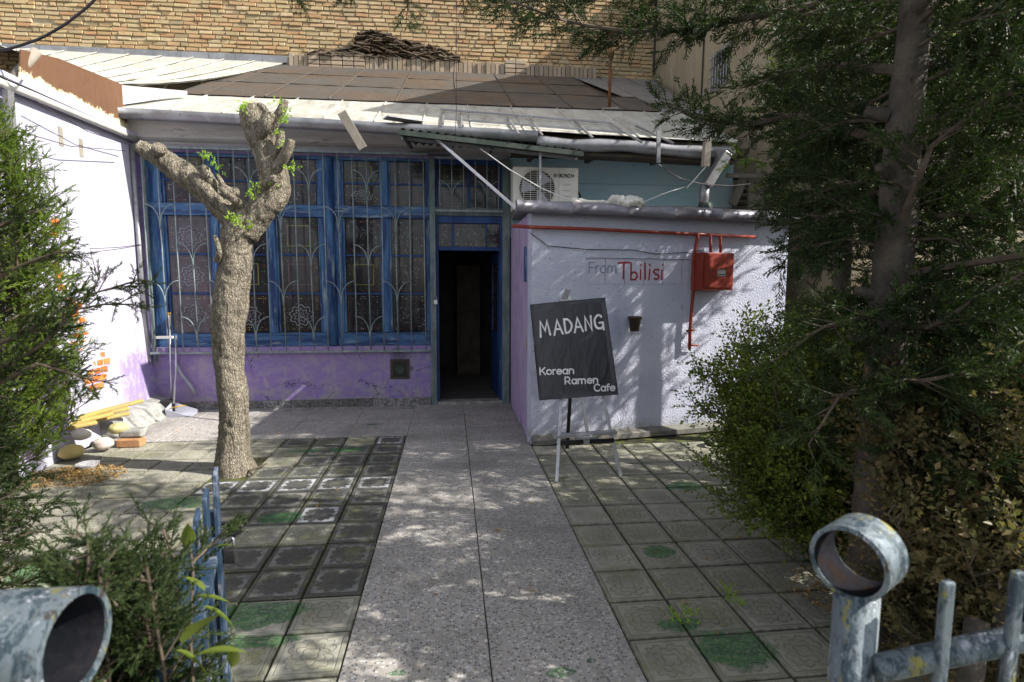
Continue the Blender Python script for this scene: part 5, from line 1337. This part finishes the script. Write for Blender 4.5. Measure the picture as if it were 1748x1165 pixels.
def t_spray(n=14, L=.14, sh=.05, wd=.0065, ang=.75, seed=0, flatness=.35):
    r = np.random.default_rng(seed); V = []; F = []
    def tri(p, d, l, w_):
        d = d/np.linalg.norm(d); s = np.cross(d, r.normal(size=3)); s /= np.linalg.norm(s); b = len(V)
        V.extend([p-s*w_/2, p+s*w_/2, p+d*l*.6+s*w_*.45, p+d*l]); F.append((b, b+1, b+2)); F.append((b, b+2, b+3))
    tri(np.zeros(3), np.array([0, 0, 1.]), L, wd*.8)
    for i in range(n):
        t = (i+1)/(n+1); sd = 1 if i % 2 else -1
        ph = r.normal(0, flatness)+(0 if sd > 0 else PI)
        d = np.array([math.cos(ph)*math.sin(ang), math.sin(ph)*math.sin(ang), math.cos(ang)])
        l = sh*(1-.6*t)*r.uniform(.7, 1.2)
        tri(np.array([0, 0, t*L*.95]), d, l, wd)
        q = np.array([0, 0, t*L*.95])+d*l*.4
        d2 = d+np.array([0, 0, 1.])*.9+r.normal(0, .2, 3); tri(q, d2, l*.6, wd*.9)
        d3 = d-np.array([0, 0, .2])+r.normal(0, .3, 3); tri(q*1.0, d3, l*.5, wd*.9)
    return np.array(V), np.array(F)
def t_leaftwig(n=9, L=.12, lf=.028, wd=.016, seed=0):
    r = np.random.default_rng(seed); V = []; F = []
    for i in range(n):
        t = i/(n-1); a = i*2.4+r.normal(0, .3); el = .9-.4*t
        d = np.array([math.cos(a)*math.sin(el), math.sin(a)*math.sin(el), math.cos(el)]); s = np.cross(d, [0, 0, 1.]); s /= np.linalg.norm(s)+1e-6
        nn = np.cross(s, d); p = np.array([0, 0, t*L])+d*.004; l = lf*r.uniform(.7, 1.2); w_ = wd*r.uniform(.8, 1.2); b = len(V)
        V.extend([p, p+d*l*.45+s*w_/2+nn*.003, p+d*l-nn*.003, p+d*l*.45-s*w_/2+nn*.003]); F.append((b, b+1, b+2)); F.append((b, b+2, b+3))
    return np.array(V), np.array(F)
def resample(P, step):
    P = [np.asarray(p, float) for p in P]; out = []; ds = []
    for a, b in zip(P, P[1:]):
        L = np.linalg.norm(b-a); k = max(1, int(L/step))
        for j in range(k): out.append(a+(b-a)*j/k); ds.append((b-a)/L)
    out.append(P[-1]); ds.append(ds[-1]); return np.array(out), np.array(ds)
class Plant:
    def __init__(s, seed): s.r = np.random.default_rng(seed); s.tubes = MB(); s.P = []; s.D = []; s.S = []
    def limb(s, path, rad, tw=.4, tstep=.05, sstep=.05, *a, **k):
        s.limb_(path, rad, tw, tstep*.62, sstep, *a, **k)
    def limb_(s, path, rad, tw=.4, tstep=.05, sstep=.05, t0=.15, droop=.1, up_=.0, size=1., fwd=.7, second=True, keep=None):
        Q, D = resample(path, tstep); n = len(Q); r = s.r
        s.tubes.tube([Vector(q) for q in Q[::max(1, n//12)]]+[Vector(Q[-1])], [max(.003, rad*(1-.85*i/max(1, len(Q[::max(1, n//12)]))) ) for i in range(len(Q[::max(1, n//12)])+1)], 6)
        for i in range(int(n*t0), n):
            t = i/n; L = tw*(1-.65*t)*r.uniform(.5, 1.15)
            side = np.cross(D[i], r.normal(size=3)); side /= np.linalg.norm(side)+1e-9
            side[2] = side[2]*.45-droop+up_
            d = D[i]*fwd+side; d /= np.linalg.norm(d)
            p = Q[i]; k = max(2, int(L/sstep)); pts = [p]
            for j in range(k):
                d = d+r.normal(0, .14, 3)+np.array([0, 0, -droop*.25+up_*.3]); d /= np.linalg.norm(d); q = p+d*(L/k)
                if keep is None or keep(q):
                    s.P.append(q); s.D.append(d+r.normal(0, .25, 3)); s.S.append(size*r.uniform(.7, 1.25))
                    if second and r.random() < .8:
                        sd = np.cross(d, r.normal(size=3)); sd /= np.linalg.norm(sd)+1e-9
                        s.P.append(q); s.D.append(d*.6+sd); s.S.append(size*r.uniform(.6, 1.1))
                p = q; pts.append(q)
            if (keep is None or keep(p)): s.tubes.tube([Vector(pts[0]), Vector(pts[len(pts)//2]), Vector(pts[-1])], [max(.0025, rad*.22), .0025, .001], 3, False)
    def build(s, parent, templates, leafmat, barkmat='twig', fname='foliage'):
        P, D, S = np.array(s.P), np.array(s.D), np.array(s.S); Vs = []; Fs = []; o = 0; k = len(templates)
        for i in range(k):
            sl_ = slice(i, None, k); V, F = scatter(templates[i], P[sl_], D[sl_], S[sl_]); Vs.append(V); Fs.append(F+o); o += len(V)
        f = big_mesh(fname, np.concatenate(Vs), np.concatenate(Fs), leafmat, parent); stuff(f)
        if s.tubes.v: stuff(s.tubes.build('branches', barkmat, parent))
        return f
SPR = [t_spray(seed=i) for i in range(4)]
SPF = [t_spray(n=18, L=.12, sh=.036, wd=.0055, ang=.6, seed=10+i, flatness=1.2) for i in range(4)]
LFT = [t_leaftwig(seed=i) for i in range(4)]
def npv(v): return np.array(v, float)

def px_of(p):
    d = npv(p)-CAM; z = d@fw; return 874+F_PX*(d@rt)/z, 582.5-F_PX*(d@up)/z
def clumps(q): return noise.noise(Vector(q)*2.3) > -.02
# big conifer whose trunk stands close on the right
cf = thing('conifer', 'large dark conifer with a bare grey trunk close on the right', 'tree')
TB = npv((1.86, 2.22, 0))
sweep([(1.86, 2.22, -.05), (1.86, 2.22, .1), (1.865, 2.22, 1.0), (1.87, 2.22, 2.0), (1.9, 2.23, 3.2), (1.9, 2.25, 5.0), (1.9, 2.25, 6.6)], [.105, .088, .08, .069, .054, .036, .015], 32, .04, 12, .004).build('trunk', 'bark_dark', cf, True)
for z in (.9, 1.35, 1.55, 2.05, 2.3, 2.7): 
    a = random.uniform(2.4, 5.4); p = Vector((1.865, 2.22, z)); d = Vector((math.cos(a), math.sin(a), .3))
    sweep([tuple(p+d*.05), tuple(p+d*.14)], [.03, .018], 10, .02, z, .004).build('knot', 'bark_dark', cf, True)
pl_ = Plant(1)
def PD(x, y, Y): return npv(Yp(x, y, Y))
top_limb = [npv((1.9, 2.3, 3.3)), PD(1400, 8, 2.9), PD(1255, 34, 3.2), PD(1162, 52, 3.3), PD(1100, 55, 3.35), PD(1030, 50, 3.4), PD(960, 35, 3.45), PD(880, 5, 3.5)]
pl_.limb(top_limb, .03, .42, .045, .05, .3, .02)
pl_.limb([npv((1.9, 2.3, 3.5)), PD(1350, -30, 3.2), PD(1200, -20, 3.6), PD(1000, -15, 3.8), PD(860, 10, 4.0)], .03, .4, .05, .05, .3, .05)
pl_.limb([npv((1.87, 2.25, 2.2)), PD(1360, 195, 2.9), PD(1272, 215, 3.2), PD(1200, 205, 3.4), PD(1140, 180, 3.5)], .025, .36, .04, .05, .35, .0)
pl_.limb([npv((1.87, 2.25, 2.5)), PD(1400, 110, 2.9), PD(1330, 130, 3.3), PD(1270, 150, 3.5)], .025, .3, .04, .05, .4, .1)
pl_.limb([npv((1.87, 2.25, 2.0)), PD(1440, 330, 2.8), PD(1380, 400, 3.1), PD(1335, 450, 3.2)], .016, .28, .045, .05, .3, .25)
pl_.limb([npv((1.87, 2.25, 2.4)), PD(1420, 240, 2.9), PD(1360, 300, 3.3), PD(1320, 330, 3.5)], .016, .3, .045, .05, .3, .15)
pl_.limb([npv((1.87, 2.25, 1.75)), PD(1590, 250, 2.0), PD(1690, 170, 1.9), PD(1748, 130, 1.8)], .02, .3, .045, .045, .1, .1)
pl_.limb([npv((1.87, 2.25, 1.45)), PD(1590, 560, 1.9), PD(1680, 500, 1.8), PD(1760, 460, 1.7)], .018, .3, .045, .045, .1, .1)
pl_.limb([npv((1.87, 2.25, 1.2)), PD(1580, 650, 1.8), PD(1680, 630, 1.75), PD(1760, 615, 1.7)], .015, .25, .045, .045, .1, .1)
pl_.limb([npv((1.87, 2.25, 1.5)), PD(1400, 560, 2.0), PD(1330, 610, 2.1)], .014, .22, .05, .045, .2, .1)
pl_.limb([npv((1.87, 2.25, 1.2)), PD(1430, 680, 1.9), PD(1380, 760, 1.9)], .014, .22, .05, .045, .2, .1)
for i in range(72):
    z = .75+2.1*(i/72); a = i*2.399+.5; L = random.uniform(.35, .75); d = npv((math.cos(a), math.sin(a), 0)); b0 = npv((1.87, 2.24, z)); e = b0+d*L+npv((0, 0, random.uniform(-.12, .08)))
    X_, Y_ = px_of(e)
    if X_ < 1330 or e[1] < 1.5 or (e[1] < 2.32 and 1435 < X_ < 1625) or (d[0] < -.1 and d[1] < .2): continue
    pl_.limb([b0, (b0+e)/2+npv((0, 0, .04)), e], .009, .26, .05, .05, .12, .1)
for pp in ([(700, -40, 3.3), (697, 5, 3.35), (693, 40, 3.4)], [(500, -40, 3.3), (505, -5, 3.35)], [(600, -50, 3.3), (590, -8, 3.35)], [(800, -40, 3.3), (790, -2, 3.35)]):
    pl_.limb([PD(*q) for q in pp], .006, .1, .035, .035, .2, .1, 0, .6)
for i in range(60):      # the rest of its crown, above and to the right
    z = 1.5+4.6*(i/60); a = i*2.399; L = 1.35*(1-(i/60))**.7+.15
    dx, dy = math.cos(a), math.sin(a)
    if dx < -.2 and z < 3.4 and dy < .55: continue
    if z > 2.9 and i % 4: continue
    b0 = npv((1.88, 2.24, z)); e = b0+npv((dx*L, dy*L, -.1+.1*random.random())); mid = (b0+e)/2+npv((0, 0, .12))
    if math.hypot(e[0], e[1]) < 1.1: continue
    X_, Y_ = px_of(e)
    if X_ < 1380 and Y_ > 120: continue
    pl_.limb([b0, mid, e], .016, .4, .06, .065, .15, .12, 0, 1., .7, True, clumps)
pl_.build(cf, SPR, 'needle_dark')
# second row of conifers behind: they close the view and shade the yard
def conifer(base, H_, z0_, R_, nb_, seed, mat, label, rad=.09, tw=.45, tstep=.08, sstep=.08, cond=None, keep=None):
    t = thing('conifer', label, 'tree', group=None); r = np.random.default_rng(seed); pl2 = Plant(seed)
    b = npv((*base, 0)); sweep([tuple(b-npv((0, 0, .05))), tuple(b+npv((0, 0, .1))), tuple(b+npv((0, 0, H_*.5))), tuple(b+npv((0, 0, H_)))], [rad*1.3, rad, rad*.6, .01], 14, .12, seed, .004).build('trunk', 'bark_dark', t, True)
    for i in range(nb_):
        f_ = i/nb_; z = z0_+(H_-z0_-.1)*f_; a = i*2.399+r.normal(0, .25); L = R_*((1-f_)**.75)*r.uniform(.75, 1.15)+.12
        d = npv((math.cos(a), math.sin(a), 0)); s_ = b+npv((0, 0, z)); e = s_+d*L+npv((0, 0, .12*L+r.normal(0, .08))); mid = (s_+e)/2+npv((0, 0, -.05*L))
        if cond and not cond(e): continue
        pl2.limb([s_, mid, e], .014, tw, tstep, sstep, .12, .05, 0, 1., .7, True, keep)
    pl2.build(t, SPR, mat); return t
def clumps(q): return noise.noise(Vector(q)*2.3) > -.02
def clear(xmin, extra=None):
    def f(e):
        X_, Y_ = px_of(e); return not (X_ < xmin and Y_ > 200) and (extra is None or extra(e))
    return f
conifer((3.25, 4.4), 4.6, 1.75, .95, 75, 21, 'needle_dark', 'dark conifer with spreading crown between the annex and the near trunk', cond=clear(1330, lambda e: e[1] < 5.25))
conifer((3.85, 5.2), 5.0, 2.5, .95, 70, 22, 'needle_lit', 'brighter green conifer behind the dark one near the plastered building', cond=lambda e: e[1] < 5.85)
conifer((3.7, 2.9), 4.3, 1.0, 1.15, 50, 23, 'needle_dark', 'dark conifer behind the brown hedge at the right edge', keep=clumps)
conifer((4.7, 3.7), 4.8, 1.9, 1.1, 40, 25, 'needle_dark', 'tall dark conifer rising between the hedge conifer and the garden wall', keep=clumps)
conifer((5.8, 3.3), 5.2, .5, 1.2, 44, 24, 'needle_dark', 'wide conifer standing by the garden wall far right', keep=clumps)
conifer((5.4, 2.4), 4.4, .5, 1.2, 44, 26, 'needle_dark', 'conifer nearest the right edge in front of the garden wall', keep=clumps)

# shrubs
def shrub(base, ctr, rads, nst, seed, tmpl, mat, label, name='shrub', cat='bush', tw=.26, size=1., extra=(), up_=.25, tstep=.06, group=None, stems=(), barkmat='twig'):
    t = thing(name, label, cat, group=group); r = np.random.default_rng(seed); pl2 = Plant(seed); ctr = npv(ctr); rads = npv(rads); b = npv(base)
    for i in range(nst):
        d = r.normal(size=3); d /= np.linalg.norm(d); lump = 1+.28*noise.noise(Vector(d*2.2)+Vector((seed, 0, 0)))*1.6
        e = ctr+d*rads*(r.uniform(.55, 1.0))*lump; e[2] = max(e[2], .12)
        b_ = b+r.normal(0, .06, 3)*npv((1, 1, 0)); mid = b_*.45+e*.55; mid[2] = b_[2]+(e[2]-b_[2])*.45
        pl2.limb([b_, mid, e], .009, tw, tstep, .05, .45, 0, up_, size, .5, True)
    for path in extra: pl2.limb([npv(q) for q in path], .008, tw*.7, .045, .04, .25, 0, up_*.3, size*.9, .8, True)
    pl2.build(t, tmpl, mat, barkmat)
    for q in stems: sweep(q, [.03]*len(q), 12, .03, seed, .004).build('stem', 'bark_dark', t, True)
    return t
shrub((2.25, 2.95, 0), (2.08, 3.0, .88), (.6, .55, .58), 210, 31, LFT, 'box_leaf', 'dense rounded privet bush with small green leaves beside the tiles', tw=.24, up_=.18,
      extra=[[(1.8, 3.0, .75), Yp(1260, 660, 3.2), Yp(1200, 640, 3.3)], [(1.8, 3.0, .55), Yp(1260, 720, 3.1), Yp(1185, 690, 3.2)], [(1.9, 2.9, .45), Yp(1300, 830, 2.9), Yp(1200, 790, 2.95)], [(2.0, 2.9, .4), Yp(1300, 870, 2.8), Yp(1225, 845, 2.85)], [(2.0, 2.9, .42), Yp(1330, 880, 2.8), Yp(1270, 885, 2.75)], [(2.0, 2.8, .4), Yp(1380, 890, 2.7), Yp(1330, 905, 2.65)]],
      stems=[[tuple(G(1425, 935)), tuple(Yp(1405, 890, 2.85)), (2.05, 2.95, .6)]])
shrub((2.5, 2.05, 0), (2.4, 1.95, .7), (.8, .62, .78), 260, 33, LFT, 'dry_leaf', 'thick hedge bush with small brownish leaves behind the pipe railing', tw=.26, size=1.0,
      stems=[[(1.62, 1.5, 0), (1.65, 1.52, .25), (1.75, 1.6, .5)], [(1.9, 1.62, 0), (1.88, 1.6, .3), (1.95, 1.7, .55)]])
shrub((3.3, 3.3, 0), (3.3, 3.3, .8), (.8, .7, .75), 150, 35, LFT, 'box_leaf', 'green privet hedge filling the gap behind the near conifer trunk', size=1.2, tstep=.08)

# left side evergreens
def juniper(base, H_, R_, nb_, seed, mat, label, tw=.2, size=.8, z0_=.25, upk=.55, tm=SPF, tstep=.05):
    t = thing('juniper', label, 'bush'); r = np.random.default_rng(seed); pl2 = Plant(seed); b = npv((*base, 0))
    for i in range(nb_):
        f_ = (i+.5)/nb_; z = z0_+(H_-z0_)*f_*.9; a = i*2.399+r.normal(0, .3); L = R_*math.sin(PI*min(1, .22+.78*f_))**.6*r.uniform(.7, 1.15)+.08
        d = npv((math.cos(a), math.sin(a), 0)); s_ = b+npv((0, 0, z-upk*L*.6)); s_[2] = max(s_[2], .05); e = b+npv((0, 0, z+upk*L*.5))+d*L
        pl2.limb([s_, (s_+e)/2+d*.05, e], .01, tw, tstep, .045, .25, -.05, .25, size, .8)
    sweep([tuple(b), tuple(b+npv((.02, .01, H_*.4))), tuple(b+npv((0, 0, H_*.8)))], [.05, .035, .01], 10, .08, seed, .004).build('trunk', 'bark_dark', t, True)
    pl2.build(t, tm, mat); return t
juniper((-3.5, 4.75), 3.15, .48, 190, 41, 'needle_lit', 'tall bright green sunlit juniper against the lilac wall on the left')
juniper((-3.6, 3.9), 2.9, .52, 190, 42, 'needle_lit', 'bright juniper cut by the left edge of the picture behind the dark branches')
juniper((-3.05, 3.2), 1.15, .5, 110, 43, 'needle_dark', 'low dark juniper at the left edge under the bright ones', z0_=.1)
lc = thing('cypress', 'dark cypress reaching in from the left edge with long bare tipped twigs', 'tree')
pl2 = Plant(44)
LBq = npv((-1.98, 2.05, 0))
sweep([tuple(LBq), tuple(LBq+npv((0, 0, 1.2))), tuple(LBq+npv((.03, 0, 2.2)))], [.06, .045, .01], 14, .05, 3, .004).build('trunk', 'bark_dark', lc, True)
def lim(pts, Y0, **k): pl2.limb([LBq+npv((0, 0, pts[0]))]+[PD(x, y, Y) for x, y, Y in pts[1]], .01, **k)
for z_, pp in [(1.2, [(60, 560, 2.0), (130, 510, 2.05), (238, 478, 2.1)]), (1.1, [(60, 600, 2.0), (140, 520, 2.0), (225, 520, 2.0)]), (1.0, [(60, 620, 2.0), (160, 650, 1.95)]), (1.35, [(40, 450, 2.0), (100, 430, 2.0)]), (1.5, [(10, 380, 2.0), (60, 360, 2.0)])]:
    pl2.limb([LBq+npv((0, 0, z_))]+[PD(*q) for q in pp], .012, .15, .035, .035, .3, 0, .05, .55, .9)
for i in range(190):
    f_ = i/190; z = .35+1.45*f_; a = i*2.399; L = .46*(1-.5*f_)*random.uniform(.7, 1.1); d = npv((math.cos(a), math.sin(a), 0)); s_ = LBq+npv((0, 0, z)); e = s_+d*L+npv((0, 0, .1))
    pl2.limb([s_, e], .008, .2, .05, .045, .2, .05, .05, .75)
pl2.build(lc, SPF, 'needle_dark')
# low evergreen in front beside the gate
js = thing('juniper', 'dark low juniper hanging through the open blue gate in the foreground', 'bush'); pl2 = Plant(46); r = np.random.default_rng(46)
c0 = npv((-.93, 1.35, .3))
for i in range(130):
    d = r.normal(size=3); d[2] = abs(d[2])*.8; d /= np.linalg.norm(d); e = c0+d*npv((.36, .38, .5))*r.uniform(.6, 1.0)
    if e[1] < .95: continue
    pl2.limb([c0-npv((0, 0, .2))+r.normal(0, .03, 3), (c0+e)/2, e], .006, .15, .04, .04, .35, 0, .1, .62, .8)
for pp in ([(200, 960, 1.35), (150, 930, 1.4), (130, 905, 1.42)], [(300, 990, 1.4), (340, 950, 1.5), (385, 905, 1.6)], [(260, 980, 1.35), (235, 930, 1.4)], [(300, 960, 1.35), (278, 905, 1.4)]):
    pl2.limb([c0+npv((0, 0, .25))]+[PD(*q) for q in pp], .006, .12, .035, .035, .3, 0, .1, .55, .9)
for i in range(34):
    e = PD(r.uniform(120, 265), r.uniform(950, 1165), r.uniform(.98, 1.25)); b0 = e*npv((1, 1, .6))+npv((-.05, .1, 0))
    pl2.limb([b0, (b0+e)/2+r.normal(0, .02, 3), e], .005, .12, .04, .04, .25, 0, .1, .55, .8)
pl2.build(js, SPF, 'needle_dark')
# a few broad leaves caught on the gate
bl = thing('climber', 'broad olive leaves climbing on the blue gate leaf', 'climbing plant')
LV = []; LF = []
def broadleaf(P, d, L, W, fold=.25):
    P = Vector(P); d = Vector(d).normalized(); s = d.cross(Vector((.2, .5, 1))).normalized(); nn = s.cross(d); m = MB(); n = 8
    for i in range(n+1):
        t = i/n; w_ = W*math.sin(PI*t**.8)*.5; c = P+d*L*t+nn*(-.18*L*t*t)
        m.v += [tuple(c+s*w_+nn*w_*fold), tuple(c), tuple(c-s*w_+nn*w_*fold)]
    for i in range(n): a = 3*i; m.f += [(a, a+1, a+4, a+3), (a+1, a+2, a+5, a+4)]
    m.build('leaf', 'big_leaf', bl, True)
for x, y, Y, dx, dz, L in ((318, 935, 1.35, .15, 1, .06), (325, 1020, 1.2, 1, -.1, .08), (345, 1035, 1.15, .9, -.6, .08), (310, 1100, 1.05, .7, .7, .09), (330, 1120, 1.0, 1, .1, .09), (300, 1110, 1.0, .6, -.5, .07), (365, 935, 1.45, .6, .1, .05), (350, 1010, 1.2, -.4, .3, .07), (395, 1140, 1.1, .1, 1, .05)):
    broadleaf(Yp(x, y, Y), (dx, .15, dz), L, L*.6)
MB().tube([Yp(330, 1165, 1.0), Yp(325, 1080, 1.08), Yp(330, 980, 1.25), Yp(322, 900, 1.42)], .0025, 5).build('stem', 'darkwood', bl)
# sprouts on the pruned tree
pl3 = Plant(50)
for (x, y, n_) in ((412, 186, 9), (418, 178, 5), (484, 204, 14), (492, 196, 8), (470, 180, 6), (350, 266, 12), (360, 275, 8), (492, 286, 7), (500, 288, 4), (430, 330, 12), (440, 322, 8), (405, 378, 14), (395, 372, 10), (425, 385, 6), (466, 312, 5), (475, 228, 4), (478, 245, 4), (372, 292, 6)):
    for k in range(n_):
        p = npv(Yp(x+random.uniform(-7, 7), y+random.uniform(-6, 6), TYY-.18+random.uniform(-.05, .05))); pl3.P.append(p); pl3.D.append(rng.normal(size=3)+npv((0, 0, .8))); pl3.S.append(random.uniform(.35, .6))
pl3.build(tr, [t_leaftwig(5, .06, .045, .026, 70), t_leaftwig(4, .05, .05, .03, 71)], 'sprout', fname='sprout_leaves')
# weeds in the joints
for k, (x, y, lab) in enumerate(((1250, 1025, 'small weed with yellow green leaves growing in a tile joint on the right'), (1170, 1065, 'tiny weed in the tile joint beside the green paint patch'), (30, 890, 'low green weed on the tiles at the left edge'))):
    wt_ = thing('weed', lab, 'weed'); pw = Plant(60+k); g_ = G(x, y)
    for j in range(26):
        a = random.uniform(0, 2*PI); r_ = random.uniform(0, .06)*(1.6 if k == 2 else 1); pw.P.append(npv((g_[0]+r_*math.cos(a), g_[1]+r_*math.sin(a)*1.6, .005+random.uniform(0, .04)))); pw.D.append(npv((math.cos(a), math.sin(a), 1.2))); pw.S.append(random.uniform(.25, .45))
    pw.build(wt_, [t_leaftwig(6, .07, .04, .022, 80)], 'sprout')
# fallen needles and leaves
def litter(name, mat, c, rx, ry, n, label, s=(.3, .6), zmax=.02):
    r = np.random.default_rng(n); P = []; D = []; S = []
    for i in range(n):
        a = r.uniform(0, 2*PI); q = r.random()**.6; P.append((c[0]+rx*q*math.cos(a), c[1]+ry*q*math.sin(a), .008+zmax*r.random()*(1-q))); D.append((r.normal(), r.normal(), r.normal()*.15)); S.append(r.uniform(*s))
    V, F = scatter(t_leaftwig(3, .03, .06, .018, 90), P, D, S); o = big_mesh(name, V, F, mat, None); stuff(o); tag(o, label, 'fallen leaves'); return o
c = G(130, 815); litter('leaf_litter', 'dead_leaf', (c[0]-.05, c[1], 0), .42, .28, 650, 'drift of dry brown leaves on the tiles by the left juniper', zmax=.04)
c = G(1480, 1000); litter('leaf_litter', 'dead_leaf', (c[0]+.25, c[1]-.1, 0), .7, .5, 500, 'dry leaves scattered on the ground under the brown hedge')
r = np.random.default_rng(5); P = []
for i in range(60): P.append((r.uniform(-3.0, 2.2), r.uniform(1.6, 6.6), .008))
V, F = scatter(t_leaftwig(1+1, .01, .05, .02, 91), P, r.normal(size=(60, 3))*npv((1, 1, .1)), r.uniform(.3, .7, 60)); o = stuff(big_mesh('scattered_leaves', V, F, 'dead_leaf', None)); tag(o, 'single small leaves and crumbs scattered over the courtyard paving', 'fallen leaves')
# clear plastic cup shaped dish by the left juniper
pc = G(150, 802); m = MB().lathe([(.001, 0), (.045, 0), (.09, .055), (.088, .055), (.043, .004), (.001, .004)], (pc[0], pc[1], .002), 18)
cm = NB('clear_plastic'); cm.fin((.85, .85, .88), .15, 0, None, .5); cm.p.inputs['Transmission Weight'].default_value = .7; tag(m.build('plastic_dish', cm.m, None, True), 'clear plastic dish upon the tiles at the foot of the left juniper', 'dish')
st = MB().tube([G(432, 812), G(425, 808)+np.array([0, 0, .02]), G(455, 796)+np.array([0, 0, .02])], .008, 5).build('stick', 'darkwood'); tag(st, 'short dark stick lying on the tiles beside the pruned tree trunk', 'stick')
